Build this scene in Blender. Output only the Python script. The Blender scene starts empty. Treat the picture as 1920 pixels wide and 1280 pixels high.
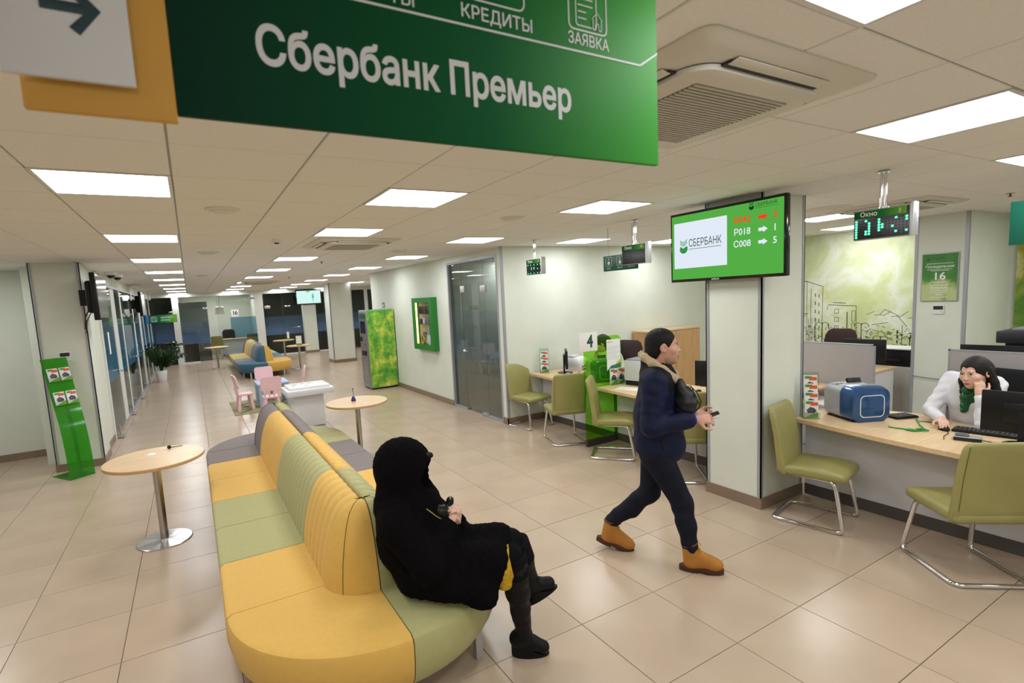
import bpy, bmesh, math, random
import numpy as np
from mathutils import Vector, Matrix
random.seed(7)
PI = math.pi
SC = bpy.context.scene
COL = SC.collection
# ------------------------------------------------------------------ camera
CAM_H = 1.98
yaw, pitch, roll = math.radians(29.066), math.radians(6.348), math.radians(-3.125)
FPX, PPX, PPY = 970.458, 902.683, 663.485
fwd = Vector((math.sin(yaw)*math.cos(pitch), math.cos(yaw)*math.cos(pitch), -math.sin(pitch)))
rgt0 = Vector((math.cos(yaw), -math.sin(yaw), 0)); up0 = rgt0.cross(fwd)
rgt = math.cos(roll)*rgt0 + math.sin(roll)*up0
upv = -math.sin(roll)*rgt0 + math.cos(roll)*up0
cd = bpy.data.cameras.new('camera'); cam = bpy.data.objects.new('camera', cd); COL.objects.link(cam)
cam.matrix_world = Matrix(((rgt.x, upv.x, -fwd.x, 0), (rgt.y, upv.y, -fwd.y, 0), (rgt.z, upv.z, -fwd.z, CAM_H), (0, 0, 0, 1)))
cd.sensor_fit = 'HORIZONTAL'; cd.sensor_width = 36; cd.lens = FPX/1920*36
cd.shift_x = (960-PPX)/1920; cd.shift_y = (PPY-640)/1920
cd.clip_start = .05; cd.clip_end = 200
cd.dof.use_dof = True; cd.dof.focus_distance = 5.0; cd.dof.aperture_fstop = 5.0
SC.camera = cam
def project(p):
    d = Vector(p)-Vector((0, 0, CAM_H)); z = d.dot(fwd)
    if z < .05: return None
    return (PPX+FPX*d.dot(rgt)/z, PPY-FPX*d.dot(upv)/z, z)
# ------------------------------------------------------------------ world and exposure
w = bpy.data.worlds.new('world'); SC.world = w; w.use_nodes = True
w.node_tree.nodes['Background'].inputs[0].default_value = (.6, .65, .7, 1)
w.node_tree.nodes['Background'].inputs[1].default_value = .02
SC.view_settings.view_transform = 'Standard'; SC.view_settings.look = 'None'
SC.view_settings.gamma = 1; SC.view_settings.use_curve_mapping = False
SC.view_settings.exposure = 0.0
LAMP = 17.3          # radiance of the ceiling light diffusers
SC.cycles.max_bounces = 10; SC.cycles.transparent_max_bounces = 16
SC.cycles.caustics_reflective = False; SC.cycles.caustics_refractive = False
SC.cycles.sample_clamp_indirect = 6
# ------------------------------------------------------------------ materials
def lin(c):
    if isinstance(c, str):
        c = [int(c[i:i+2], 16)/255 for i in (0, 2, 4)]
        return tuple(x/12.92 if x <= .04045 else ((x+.055)/1.055)**2.4 for x in c)
    return tuple(c)
MATS = {}
def mat(name, col, rough=.5, metal=0., spec=.5, var=0., vs=8., bump=0., bs=60., coat=0., emit=0., trans=0., sheen=0., col2=None, aniso=0., sss=0., rnd=0., stretch=None):
    if name in MATS: return MATS[name]
    m = bpy.data.materials.new(name); m.use_nodes = True; MATS[name] = m
    nt = m.node_tree; N = nt.nodes; L = nt.links
    b = N['Principled BSDF']; c = lin(col)
    b.inputs['Base Color'].default_value = (*c, 1); b.inputs['Roughness'].default_value = rough
    b.inputs['Metallic'].default_value = metal; b.inputs['Specular IOR Level'].default_value = spec
    b.inputs['Coat Weight'].default_value = coat; b.inputs['Transmission Weight'].default_value = trans
    b.inputs['Sheen Weight'].default_value = sheen
    if sss: b.inputs['Subsurface Weight'].default_value = sss; b.inputs['Subsurface Radius'].default_value = (.02, .008, .004)
    if emit: b.inputs['Emission Color'].default_value = (*c, 1); b.inputs['Emission Strength'].default_value = emit
    tc = N.new('ShaderNodeTexCoord'); src = tc.outputs['Object']
    if stretch:
        mp = N.new('ShaderNodeMapping'); mp.inputs['Scale'].default_value = stretch; L.new(src, mp.inputs[0]); src = mp.outputs[0]
    if var or col2 or rnd:
        nz = N.new('ShaderNodeTexNoise'); nz.inputs['Scale'].default_value = vs; nz.inputs['Detail'].default_value = 5
        L.new(src, nz.inputs['Vector'])
        mx = N.new('ShaderNodeMix'); mx.data_type = 'RGBA'
        c2 = lin(col2) if col2 else tuple(x*(1-var) for x in c)
        mx.inputs[6].default_value = (*c, 1); mx.inputs[7].default_value = (*c2, 1)
        mr = N.new('ShaderNodeMapRange'); mr.inputs[1].default_value = .35; mr.inputs[2].default_value = .65
        L.new(nz.outputs['Fac'], mr.inputs[0]); L.new(mr.outputs[0], mx.inputs[0])
        out = mx.outputs[2]
        if rnd:
            oi = N.new('ShaderNodeObjectInfo'); ma = N.new('ShaderNodeMapRange')
            ma.inputs[3].default_value = 1-rnd; ma.inputs[4].default_value = 1+rnd
            L.new(oi.outputs['Random'], ma.inputs[0])
            hs = N.new('ShaderNodeHueSaturation'); L.new(ma.outputs[0], hs.inputs['Value']); L.new(out, hs.inputs['Color']); out = hs.outputs[0]
        L.new(out, b.inputs['Base Color'])
    if bump:
        nb = N.new('ShaderNodeTexNoise'); nb.inputs['Scale'].default_value = bs; nb.inputs['Detail'].default_value = 3
        L.new(src, nb.inputs['Vector'])
        bp = N.new('ShaderNodeBump'); bp.inputs['Strength'].default_value = bump; bp.inputs['Distance'].default_value = .003
        L.new(nb.outputs['Fac'], bp.inputs['Height']); L.new(bp.outputs[0], b.inputs['Normal'])
    return m
def emis(name, col, s):
    if name in MATS: return MATS[name]
    m = bpy.data.materials.new(name); m.use_nodes = True; MATS[name] = m
    nt = m.node_tree; nt.nodes.clear()
    o = nt.nodes.new('ShaderNodeOutputMaterial'); e = nt.nodes.new('ShaderNodeEmission')
    e.inputs[0].default_value = (*lin(col), 1); e.inputs[1].default_value = s
    nt.links.new(e.outputs[0], o.inputs[0]); return m
def glass(name, tint, rough=.02, refl=1.0, film=None, body=None):
    """thin pane: tinted transparency under a fresnel reflection; film=(z0,z1,colour,opacity) is a frosted printed band that fades towards its top"""
    if name in MATS: return MATS[name]
    m = bpy.data.materials.new(name); m.use_nodes = True; MATS[name] = m
    nt = m.node_tree; N = nt.nodes; L = nt.links; N.clear()
    o = N.new('ShaderNodeOutputMaterial'); t = N.new('ShaderNodeBsdfTransparent'); g = N.new('ShaderNodeBsdfGlossy')
    t.inputs[0].default_value = (*lin(tint), 1); g.inputs['Roughness'].default_value = rough
    fr = N.new('ShaderNodeFresnel'); ge = N.new('ShaderNodeNewGeometry'); io = N.new('ShaderNodeMapRange'); io.inputs[3].default_value = 1.5; io.inputs[4].default_value = 1/1.5
    L.new(ge.outputs['Backfacing'], io.inputs[0]); L.new(io.outputs[0], fr.inputs[0])      # both faces of the thin pane reflect alike
    mu = N.new('ShaderNodeMath'); mu.operation = 'MULTIPLY'; mu.inputs[1].default_value = refl; L.new(fr.outputs[0], mu.inputs[0])
    base = t.outputs[0]
    if film:
        z0, z1, fc, op = film
        tc = N.new('ShaderNodeTexCoord'); sp = N.new('ShaderNodeSeparateXYZ'); L.new(tc.outputs['Object'], sp.inputs[0])
        rp = N.new('ShaderNodeValToRGB'); mr = N.new('ShaderNodeMapRange'); mr.inputs[1].default_value = z0-.3; mr.inputs[2].default_value = z1+.3
        L.new(sp.outputs['Z'], mr.inputs[0]); L.new(mr.outputs[0], rp.inputs[0])
        H = z1-z0+.6; e = rp.color_ramp.elements
        e[0].position = .3/H; e[0].color = (0, 0, 0, 1); e[1].position = .3/H+.004; e[1].color = (1, 1, 1, 1)
        for pos, v in ((.3/H+.25*(z1-z0)/H, 1.), (.3/H+.62*(z1-z0)/H, .45), (.3/H+.985*(z1-z0)/H, .25), ((.3+z1-z0)/H, 0.)):
            q = e.new(pos); q.color = (v, v, v, 1)
        df = N.new('ShaderNodeBsdfDiffuse'); nz = N.new('ShaderNodeTexNoise'); nz.inputs['Scale'].default_value = 2.5
        cr = N.new('ShaderNodeMix'); cr.data_type = 'RGBA'; c = lin(fc)
        cr.inputs[6].default_value = (*c, 1); cr.inputs[7].default_value = (c[0]*.55, c[1]*.6, c[2]*.75, 1)
        L.new(tc.outputs['Object'], nz.inputs[0]); L.new(nz.outputs[0], cr.inputs[0]); L.new(cr.outputs[2], df.inputs[0])
        ml = N.new('ShaderNodeMath'); ml.operation = 'MULTIPLY'; ml.inputs[1].default_value = op; L.new(rp.outputs[0], ml.inputs[0])
        mf = N.new('ShaderNodeMixShader'); L.new(ml.outputs[0], mf.inputs[0]); L.new(t.outputs[0], mf.inputs[1]); L.new(df.outputs[0], mf.inputs[2]); base = mf.outputs[0]
    if body:      # dyed plastic: part of the light scatters inside the sheet
        bd = N.new('ShaderNodeBsdfDiffuse'); bd.inputs[0].default_value = (*lin(body[0]), 1); bt = N.new('ShaderNodeBsdfTranslucent'); bt.inputs[0].default_value = (*lin(body[0]), 1)
        b1 = N.new('ShaderNodeMixShader'); L.new(bd.outputs[0], b1.inputs[1]); L.new(bt.outputs[0], b1.inputs[2]); b2 = N.new('ShaderNodeMixShader'); b2.inputs[0].default_value = body[1]
        L.new(base, b2.inputs[1]); L.new(b1.outputs[0], b2.inputs[2]); base = b2.outputs[0]
    mx = N.new('ShaderNodeMixShader'); L.new(mu.outputs[0], mx.inputs[0]); L.new(base, mx.inputs[1]); L.new(g.outputs[0], mx.inputs[2])
    L.new(mx.outputs[0], o.inputs[0]); return m
# ------------------------------------------------------------------ mesh builder
def rrect(w, h, r, n=5, cx=0, cy=0):
    pts = []
    for (sx, sy, a0) in ((1, 1, 0), (-1, 1, 90), (-1, -1, 180), (1, -1, 270)):
        for k in range(n+1):
            a = math.radians(a0+90*k/n); pts.append((cx+sx*(w/2-r)+r*math.cos(a), cy+sy*(h/2-r)+r*math.sin(a)))
    return pts
class MB:
    def __init__(s): s.v = []; s.f = []; s.m = []
    def add(s, vs, fs, mi=0, M=None):
        o = len(s.v)
        if M is not None: vs = [M @ Vector(p) for p in vs]
        s.v += [tuple(p) for p in vs]; s.f += [tuple(o+i for i in f) for f in fs]; s.m += [mi]*len(fs); return s
    def box(s, x0, x1, y0, y1, z0, z1, mi=0, M=None):
        vs = [(x, y, z) for z in (z0, z1) for y in (y0, y1) for x in (x0, x1)]
        return s.add(vs, [(0, 2, 3, 1), (4, 5, 7, 6), (0, 1, 5, 4), (2, 6, 7, 3), (0, 4, 6, 2), (1, 3, 7, 5)], mi, M)
    def rbox(s, c, size, bev=.01, seg=2, mi=0, M=None):
        bm = bmesh.new(); bmesh.ops.create_cube(bm, size=1)
        for v in bm.verts: v.co = Vector((v.co.x*size[0], v.co.y*size[1], v.co.z*size[2]))
        bmesh.ops.bevel(bm, geom=bm.edges[:], offset=min(bev, .49*min(size)), segments=seg, affect='EDGES', profile=.5)
        bm.verts.index_update(); vs = [v.co+Vector(c) for v in bm.verts]; fs = [[v.index for v in f.verts] for f in bm.faces]; bm.free()
        return s.add(vs, fs, mi, M)
    def loft(s, rings, caps=True, mi=0, closed=True, M=None):
        n = len(rings[0]); vs = [p for r in rings for p in r]; fs = []
        for i in range(len(rings)-1):
            for j in range(n if closed else n-1):
                k = (j+1) % n; fs.append((i*n+j, i*n+k, (i+1)*n+k, (i+1)*n+j))
        if caps: fs += [tuple(range(n-1, -1, -1)), tuple((len(rings)-1)*n+j for j in range(n))]
        return s.add(vs, fs, mi, M)
    def prism(s, poly, z0, z1, mi=0, M=None, axis='z'):
        f = {'z': lambda p, z: (p[0], p[1], z), 'x': lambda p, z: (z, p[0], p[1]), 'y': lambda p, z: (p[0], z, p[1])}[axis]
        return s.loft([[f(p, z0) for p in poly], [f(p, z1) for p in poly]], True, mi, M=M)
    def tube(s, pts, r, n=10, mi=0, closed=False, M=None, bend=0, seg=4):
        P = [Vector(p) for p in pts]
        if bend:
            Q = []; m = len(P)
            for i, p in enumerate(P):
                if not closed and i in (0, m-1): Q.append(p); continue
                a = P[i-1]; c = P[(i+1) % m]; da = (a-p); dc = (c-p); d = min(bend, da.length*.49, dc.length*.49)
                A = p+da.normalized()*d; C = p+dc.normalized()*d
                for k in range(seg+1):
                    t = k/seg; Q.append(A*(1-t)**2+p*2*t*(1-t)+C*t*t)
            P = Q
        m = len(P); R = r if isinstance(r, (list, tuple)) else [r]*m
        T = []
        for i in range(m):
            a = P[i-1] if (i or closed) else P[i]; c = P[(i+1) % m] if (i < m-1 or closed) else P[i]
            T.append((c-a).normalized())
        u = T[0].orthogonal().normalized(); rings = []
        for i in range(m):
            u = (u-T[i]*u.dot(T[i])).normalized(); v = T[i].cross(u)
            rings.append([P[i]+(u*math.cos(2*PI*k/n)+v*math.sin(2*PI*k/n))*R[i] for k in range(n)])
        if closed:
            rings.append(rings[0]); return s.loft(rings, False, mi, M=M)
        return s.loft(rings, True, mi, M=M)
    def cyl(s, p0, p1, r0, r1=None, n=16, mi=0, M=None): return s.tube([p0, p1], [r0, r0 if r1 is None else r1], n, mi, M=M)
    def lathe(s, prof, c=(0, 0, 0), n=24, mi=0, M=None):
        rings = [[(c[0]+max(r, 1e-4)*math.cos(2*PI*k/n), c[1]+max(r, 1e-4)*math.sin(2*PI*k/n), c[2]+z) for k in range(n)] for r, z in prof]
        return s.loft(rings, True, mi, M=M)
    def ell(s, c, r, nu=16, nv=10, mi=0, M=None):
        if not isinstance(r, (tuple, list)): r = (r, r, r)
        rings = []
        for i in range(nv+1):
            a = -PI/2+PI*i/nv; a = max(-PI/2+.02, min(PI/2-.02, a))
            rings.append([(c[0]+r[0]*math.cos(a)*math.cos(2*PI*k/nu), c[1]+r[1]*math.cos(a)*math.sin(2*PI*k/nu), c[2]+r[2]*math.sin(a)) for k in range(nu)])
        return s.loft(rings, True, mi, M=M)
    def build(s, name, mats, parent=None, smooth=35, link=True):
        me = bpy.data.meshes.new(name); me.from_pydata(s.v, [], s.f)
        for q in (mats if isinstance(mats, (list, tuple)) else [mats]): me.materials.append(q)
        if any(s.m): me.polygons.foreach_set('material_index', s.m)
        bm = bmesh.new(); bm.from_mesh(me); bmesh.ops.recalc_face_normals(bm, faces=bm.faces[:]); bm.to_mesh(me); bm.free()
        if smooth:
            me.polygons.foreach_set('use_smooth', [True]*len(me.polygons)); me.set_sharp_from_angle(angle=math.radians(smooth))
        o = bpy.data.objects.new(name, me); COL.objects.link(o)
        if parent is not None: o.parent = parent
        return o
def tag(o, label, cat, group=None, kind=None):
    o['label'] = label
    if cat: o['category'] = cat
    if group: o['group'] = group
    if kind: o['kind'] = kind
    return o
def thing(name, label, cat, loc=(0, 0, 0), rz=0., group=None):
    o = bpy.data.objects.new(name, None); COL.objects.link(o); o.location = loc; o.rotation_euler = (0, 0, rz); o.empty_display_size = .1
    return tag(o, label, cat, group)
def struct(o, label, cat): return tag(o, label, cat, kind='structure')
def copy_tree(o, parent=None):
    c = o.copy(); COL.objects.link(c); c.parent = parent
    for ch in list(o.children): copy_tree(ch, c)
    return c
def face(fx, fy): return math.atan2(-fx, fy)      # rotation that turns local +Y towards (fx, fy)
def text(body, h, M, parent, m, name='lettering', bold=0., align='CENTER', sx=1.):
    """lettering of cap height h in the local XZ plane of M (facing -Y); filled by winding in thin slabs so that overlapping strokes stay solid"""
    cu = bpy.data.curves.new('text', 'FONT'); cu.body = body; cu.size = h/.728; cu.align_x = align; cu.align_y = 'CENTER'; cu.resolution_u = 3; cu.space_line = .8; cu.fill_mode = 'NONE'
    o = bpy.data.objects.new('text', cu); COL.objects.link(o); bpy.context.view_layer.update()
    me = bpy.data.meshes.new_from_object(o.evaluated_get(bpy.context.evaluated_depsgraph_get()))
    bpy.data.objects.remove(o); bpy.data.curves.remove(cu)
    nb = {}
    for e in me.edges: a, b = e.vertices; nb.setdefault(a, []).append(b); nb.setdefault(b, []).append(a)
    co = [v.co.xy.copy() for v in me.vertices]; bpy.data.meshes.remove(me); seen = set(); loops = []
    for st in nb:
        if st in seen: continue
        lp = [st]; seen.add(st)
        while True:
            nx = [q for q in nb[lp[-1]] if q not in seen]
            if not nx: break
            lp.append(nx[0]); seen.add(nx[0])
        if len(lp) > 2: loops.append([co[q] for q in sorted(lp)] if sorted(lp) == list(range(min(lp), max(lp)+1)) else [co[q] for q in lp])
    def area(l): return .5*sum(l[k].x*l[(k+1) % len(l)].y-l[(k+1) % len(l)].x*l[k].y for k in range(len(l)))
    bo = bold*h; L_ = sorted(([min(p.x for p in l), max(p.x for p in l), l] for l in loops), key=lambda q: q[0]); glyphs = []
    for a, b, l in L_:
        if glyphs and a < glyphs[-1][0]-1e-6: glyphs[-1][0] = max(b, glyphs[-1][0]); glyphs[-1][1].append(l)
        else: glyphs.append([b, [l]])
    r = MB()
    for _, ls in glyphs:
        sg_ = 1 if max((area(l) for l in ls), key=abs) > 0 else -1; E_ = []; ys = set()
        for l in ls:
            n = len(l); g = []
            for k in range(n):
                d1 = l[k]-l[k-1]; d2 = l[(k+1) % n]-l[k]
                if bo and d1.length > 1e-9 and d2.length > 1e-9:
                    d1 = d1.normalized(); d2 = d2.normalized(); nn = Vector((d1.y+d2.y, -d1.x-d2.x)); q = nn.length
                    g.append(l[k]+(nn/q*min(2/max(q, .9), 1.5)*bo*sg_ if q > 1e-6 else Vector((0, 0))))
                else: g.append(l[k])
            E_ += [(g[k], g[(k+1) % n]) for k in range(n)]; ys |= {round(p.y, 7) for p in g}
        ys = sorted(ys); yy = [ys[0]]
        for y in ys[1:]:
            if y-yy[-1] < h*.004: continue
            m_ = max(1, int((y-yy[-1])/(h*.12))); y0 = yy[-1]; yy += [y0+(y-y0)*(q+1)/m_ for q in range(m_)]
        for y0, y1 in zip(yy, yy[1:]):
            ym = (y0+y1)/2; X = []
            for a, b in E_:
                if (a.y > ym) != (b.y > ym):
                    f_ = lambda y: a.x+(b.x-a.x)*(min(max(y, min(a.y, b.y)), max(a.y, b.y))-a.y)/(b.y-a.y)
                    X.append((f_(ym), f_(y0), f_(y1), 1 if b.y > a.y else -1))
            X.sort(); wn_ = 0
            for q, (xm, x0, x1, d) in enumerate(X):
                if wn_ == 0: st = (x0, x1)
                wn_ += d
                if wn_ == 0: r.add([M @ Vector((x*sx, 0, y)) for x, y in ((st[0], y0), (x0, y0), (x1, y1), (st[1], y1))], [(0, 1, 2, 3)])
    return r.build(name, m, parent, smooth=0)
def TR(x, y, z, rz=0): return Matrix.Translation((x, y, z)) @ Matrix.Rotation(rz, 4, 'Z')
# ------------------------------------------------------------------ shared materials
WALL = mat('pale_green_wall', (.70, .74, .655), .75, var=.05, vs=3, bump=.25, bs=180)
CEIL = mat('ceiling_board', (.86, .865, .86), .9, var=.04, vs=60, bump=.3, bs=300)
GRID = mat('ceiling_grid', (.48, .48, .48), .6)
BASEB = mat('baseboard_tile', '8a7666', .4, var=.12, vs=5)
ALU = mat('aluminium', 'a3a6ac', .4, metal=.25)
CHROME = mat('chrome', (.75, .75, .76), .09, metal=1.)
STEEL = mat('brushed_steel', (.55, .53, .50), .28, metal=1., var=.15, vs=30, stretch=(1, 1, .05))
WHITE = mat('white_plastic', (.78, .79, .80), .4)
BLACK = mat('black_plastic', (.006, .006, .007), .4, spec=.3)
DKGLOSS = mat('black_gloss', (.006, .006, .008), .12)
WOOD = mat('beech_laminate', 'dfc49c', .35, col2='d4b388', vs=3.5, stretch=(1, 14, 14), bump=.04)
WOODE = mat('beech_edge', 'c99e6c', .45, var=.12, vs=5)
GREEN = mat('lime_leather', '9a955c', .42, var=.08, vs=5, bump=.12, bs=350)
ACRYL = None
INK = mat('dark_green_ink', '0c4436', .5)
TXTW = mat('white_lettering', (.80, .82, .82), .6)
PAPER = mat('paper', (.82, .83, .82), .7)
BGREEN = mat('sign_green', '0d5a3a', .4, var=.1, vs=2)
# ------------------------------------------------------------------ setting
CZ = 2.70
GX0, GY0 = -.609, 2.638
FX0, FY0 = 2.455, 2.283
def visarea(c4):
    q = [project(p) for p in c4]
    if any(p is None for p in q): return 0
    if not any(-60 < p[0] < 1980 and -60 < p[1] < 1340 for p in q): return 0
    return abs(sum(q[i][0]*q[(i+1) % 4][1]-q[(i+1) % 4][0]*q[i][1] for i in range(4)))/2
def tiled(base, name, mesh_fn, cells, z, mats, cap=290):
    cells = sorted(cells, key=lambda c: -c[2]); me = None
    for i, (x, y, ar) in enumerate(cells[:cap]):
        if me is None:
            o = mesh_fn().build(name, mats, base); me = o.data
        else:
            o = bpy.data.objects.new(name, me); COL.objects.link(o); o.parent = base
        o.location = (x, y, z)
    mb = MB(); t = mesh_fn()
    for (x, y, ar) in cells[cap:]: mb.add([(p[0]+x, p[1]+y, p[2]+z) for p in t.v], t.f)
    o = mb.build(name+'_rest', mats, base); o['kind'] = 'stuff'
# floor
FLOORT = mat('porcelain_floor_tile', 'bba791', .25, var=.08, vs=2.2, spec=.45, rnd=.03, bump=.02, bs=8)
GROUT = mat('floor_grout', '6d5a4b', .8)
fl = MB().box(-6.2, 10, -3.2, 30, -.1, -.006).build('floor', GROUT); struct(fl, 'beige glossy porcelain tile floor of the bank hall', 'floor')
def ftile(): return MB().loft([[(x*.298, y*.298, z) for x, y in ((-1, -1), (1, -1), (1, 1), (-1, 1))] for z in (-.006, -.001)]+[[(x*.2968, y*.2968, 0) for x, y in ((-1, -1), (1, -1), (1, 1), (-1, 1))]])
cells = []
for i in range(-14, 13):
    for j in range(-8, 46):
        x = FX0+.6*i+.3; y = FY0+.6*j+.3
        cells.append((x, y, visarea([(x-.3, y-.3, 0), (x+.3, y-.3, 0), (x+.3, y+.3, 0), (x-.3, y+.3, 0)])))
tiled(fl, 'floor_tile', ftile, cells, 0, FLOORT)
# ceiling
lights = [(0, c) for c in (-7, -3, 1, 5, 9, 13, 17, 21, 25, 29, 33)]+[(3, c) for c in (-8, -4, 1, 4, 9, 13, 17, 21, 25, 29, 33)]
lights += [(6, c) for c in (-7, -3, 1, 5, 9, 13, 17, 21, 25, 29, 33)]+[(9, c) for c in (-7, -3, 1, 5, 20, 25, 29, 33)]+[(12, c) for c in (-7, -3, 1, 5, 21, 25, 29)]
lights += [(15, c) for c in (-7, -3, 2)]+[(-4, c) for c in (-7, -3, 1, 5, 9)]
ce = MB().box(-6.2, 10, -3.2, 30, CZ+.012, CZ+.1).build('ceiling', GRID); struct(ce, 'suspended ceiling of square off white boards in a thin grid', 'ceiling')
def ctile(): return MB().loft([[(x*.2955, y*.2955, z) for x, y in ((-1, -1), (1, -1), (1, 1), (-1, 1))] for z in (.012, .004)]+[[(x*.2925, y*.2925, 0) for x, y in ((-1, -1), (1, -1), (1, 1), (-1, 1))]])
cells = []
for a in range(-9, 17):
    for c in range(-9, 45):
        if (a, c) in lights: continue
        x = GX0+.6*a+.3; y = GY0+.6*c+.3
        cells.append((x, y, visarea([(x-.3, y-.3, CZ), (x+.3, y-.3, CZ), (x+.3, y+.3, CZ), (x-.3, y+.3, CZ)])))
tiled(ce, 'ceiling_tile', ctile, cells, CZ, CEIL)
DIFF = emis('lit_diffuser', (.97, .985, 1.), LAMP)
LFRAME = mat('light_frame', (.72, .72, .74), .4)
def make_light():
    t = thing('ceiling_light', '', 'ceiling light')
    fr = MB()
    for (x0, x1, y0, y1) in ((-.297, .297, -.297, -.279), (-.297, .297, .279, .297), (-.297, -.279, -.279, .279), (.279, .297, -.279, .279)): fr.box(x0, x1, y0, y1, -.004, .012)
    fr.build('frame', LFRAME, t)
    MB().add([(-.279, -.279, -.001), (.279, -.279, -.001), (.279, .279, -.001), (-.279, .279, -.001)], [(3, 2, 1, 0)]).build('diffuser', DIFF, t, smooth=0)
    return t
lt0 = None
ORD = ['first', 'second', 'third', 'fourth', 'fifth', 'sixth', 'seventh', 'eighth', 'ninth', 'tenth', 'eleventh', 'twelfth']
ROWS = {0: 'row over the left walkway', 3: 'row over the benches', 6: 'row along the glass door wall', -4: 'row beyond the thermostat pillar'}
def llabel(a, c):
    if a in ROWS: col, k, ref = ROWS[a], sorted(q for p, q in lights if p == a and (p != -4 or q < 12)), 'end glass' if a != -4 else 'pillar'
    elif c < 8: col, ref, k = {9: 'row over the desk fronts', 12: 'row over the staff area', 15: 'row beside the city mural'}[a], 'pale back wall' if a != 15 else 'mural end', sorted(q for p, q in lights if p == a and q < 8)
    else: col, ref, k = {9: 'bay beside the slim column', 12: 'deeper side bay past the cash machine'}[a], 'end glass', sorted(q for p, q in lights if p == a and q > 8)
    return '%s lit ceiling panel from the %s, %s' % (ORD[k[::-1].index(c)], ref, col)
for (a, c) in lights:
    if lt0 is None: lt0 = o = make_light()
    else: o = copy_tree(lt0)
    o.location = (GX0+.6*a+.3, GY0+.6*c+.3, CZ); o['label'] = llabel(a, c); o['group'] = 'lit square ceiling panels'
# walls
def wall(name, label, *boxes, m=WALL):
    b = MB()
    for q in boxes: b.box(*q)
    return struct(b.build(name, m, smooth=0), label, 'wall')
def baseb(name, label, *boxes):
    b = MB()
    for q in boxes: b.box(*q)
    return struct(b.build(name, BASEB, smooth=0), label, 'baseboard')
wall('wall_front', 'pale green wall behind the camera', (-6.2, 10, -3.2, -3.05, 0, CZ+.012))
wall('wall_left', 'pale green wall left of the pillar with the thermostat', (-6.2, -1.9, 9.66, 9.8, 0, CZ+.012), (-6.2, -6.05, -3.05, 9.66, 0, CZ+.012))
baseb('baseboard_left', 'brown tile baseboard under the wall left of the pillar', (-6.05, -1.9, 9.645, 9.66, 0, .1))
wl = wall('wall_walkway', 'pale green wall strip between the thermostat pillar and the glass offices', (-1.9, -1.245, 9.02, 10.02, 0, CZ+.012), (-1.33, -1.2, 10.02, 23, 2.53, CZ+.012))
baseb('baseboard_walkway', 'short brown baseboard beside the first glass office door', (-1.6, -1.23, 9.005, 10.02, 0, .1))
wall('wall_right', 'pale wall with the glass door and green display case', (4.1, 4.22, 8.5, 12.93, 0, CZ+.012), (4.1, 4.22, 6.76, 8.5, 2.6, CZ+.012), (4.1, 4.22, 6.63, 6.76, 0, CZ+.012))
baseb('baseboard_right', 'brown tile baseboard under the display case wall', (4.085, 4.1, 8.5, 12.93, 0, .1))
wall('wall_back', 'pale green wall behind the teller desks', (4.22, 9.55, 6.63, 6.75, 0, CZ+.012))
baseb('baseboard_back', 'brown tile baseboard behind the teller desks', (4.085, 9.4, 6.615, 6.63, 0, .1), (4.085, 4.1, 6.615, 6.76, 0, .1))
wall('wall_mural', 'side wall carrying the painted city mural', (9.4, 9.55, 3.2, 6.63, 0, CZ+.012))
wall('wall_side', 'pale green wall beside the calendar poster and the green painting', (8.43, 9.55, 2.69, 3.2, 0, CZ+.012), (9.55, 9.85, 2.69, 3.2, 0, CZ+.012))
wall('wall_far', 'wall carrying the green and yellow painted panel', (9.85, 10, -3.05, 3.2, 0, CZ+.012))
for nm, (x, y) in (('trim_1', (8.43, 2.69)), ('trim_2', (8.43, 3.2)), ('trim_3', (4.1, 6.63))):
    struct(MB().box(x-.006, x+.03, y-.006, y+.03, 0.1, CZ).build(nm, ALU), {'trim_1': 'grey metal corner strip right of the calendar poster', 'trim_2': 'grey metal corner strip between mural and calendar', 'trim_3': 'grey metal corner strip right of the glass door'}[nm], 'trim')
def column(label, x0, x1, y0, y1, trims):
    o = MB().box(x0, x1, y0, y1, .1, CZ+.012).build('column', WALL, smooth=0); struct(o, label, 'column')
    MB().box(x0-.012, x1+.012, y0-.012, y1+.012, 0, .1).build('baseboard', BASEB, o, smooth=0)
    for (x, y) in trims:
        dx = 1 if x == x0 else -1; dy = 1 if y == y0 else -1
        b = MB(); b.box(*sorted((x-.006*dx, x+.028*dx)), *sorted((y-.006*dy, y+.004*dy)), .1, CZ); b.box(*sorted((x-.006*dx, x+.004*dx)), *sorted((y-.006*dy, y+.028*dy)), .1, CZ)
        b.build('corner_trim', ALU, o, smooth=0)
    return o
column('square pale column carrying the large green queue screen', 4.17, 4.78, 2.64, 3.17, ((4.17, 2.64), (4.17, 3.17), (4.78, 2.64)))
column('pale pillar with thermostat behind the green brochure stand', -1.70, -1.19, 8.46, 9.02, ((-1.70, 8.46), (-1.19, 8.46)))
column('slim pale column standing past the green cash machine', 4.14, 4.9, 17.75, 18.5, ((4.14, 17.75), (4.9, 17.75)))
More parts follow.
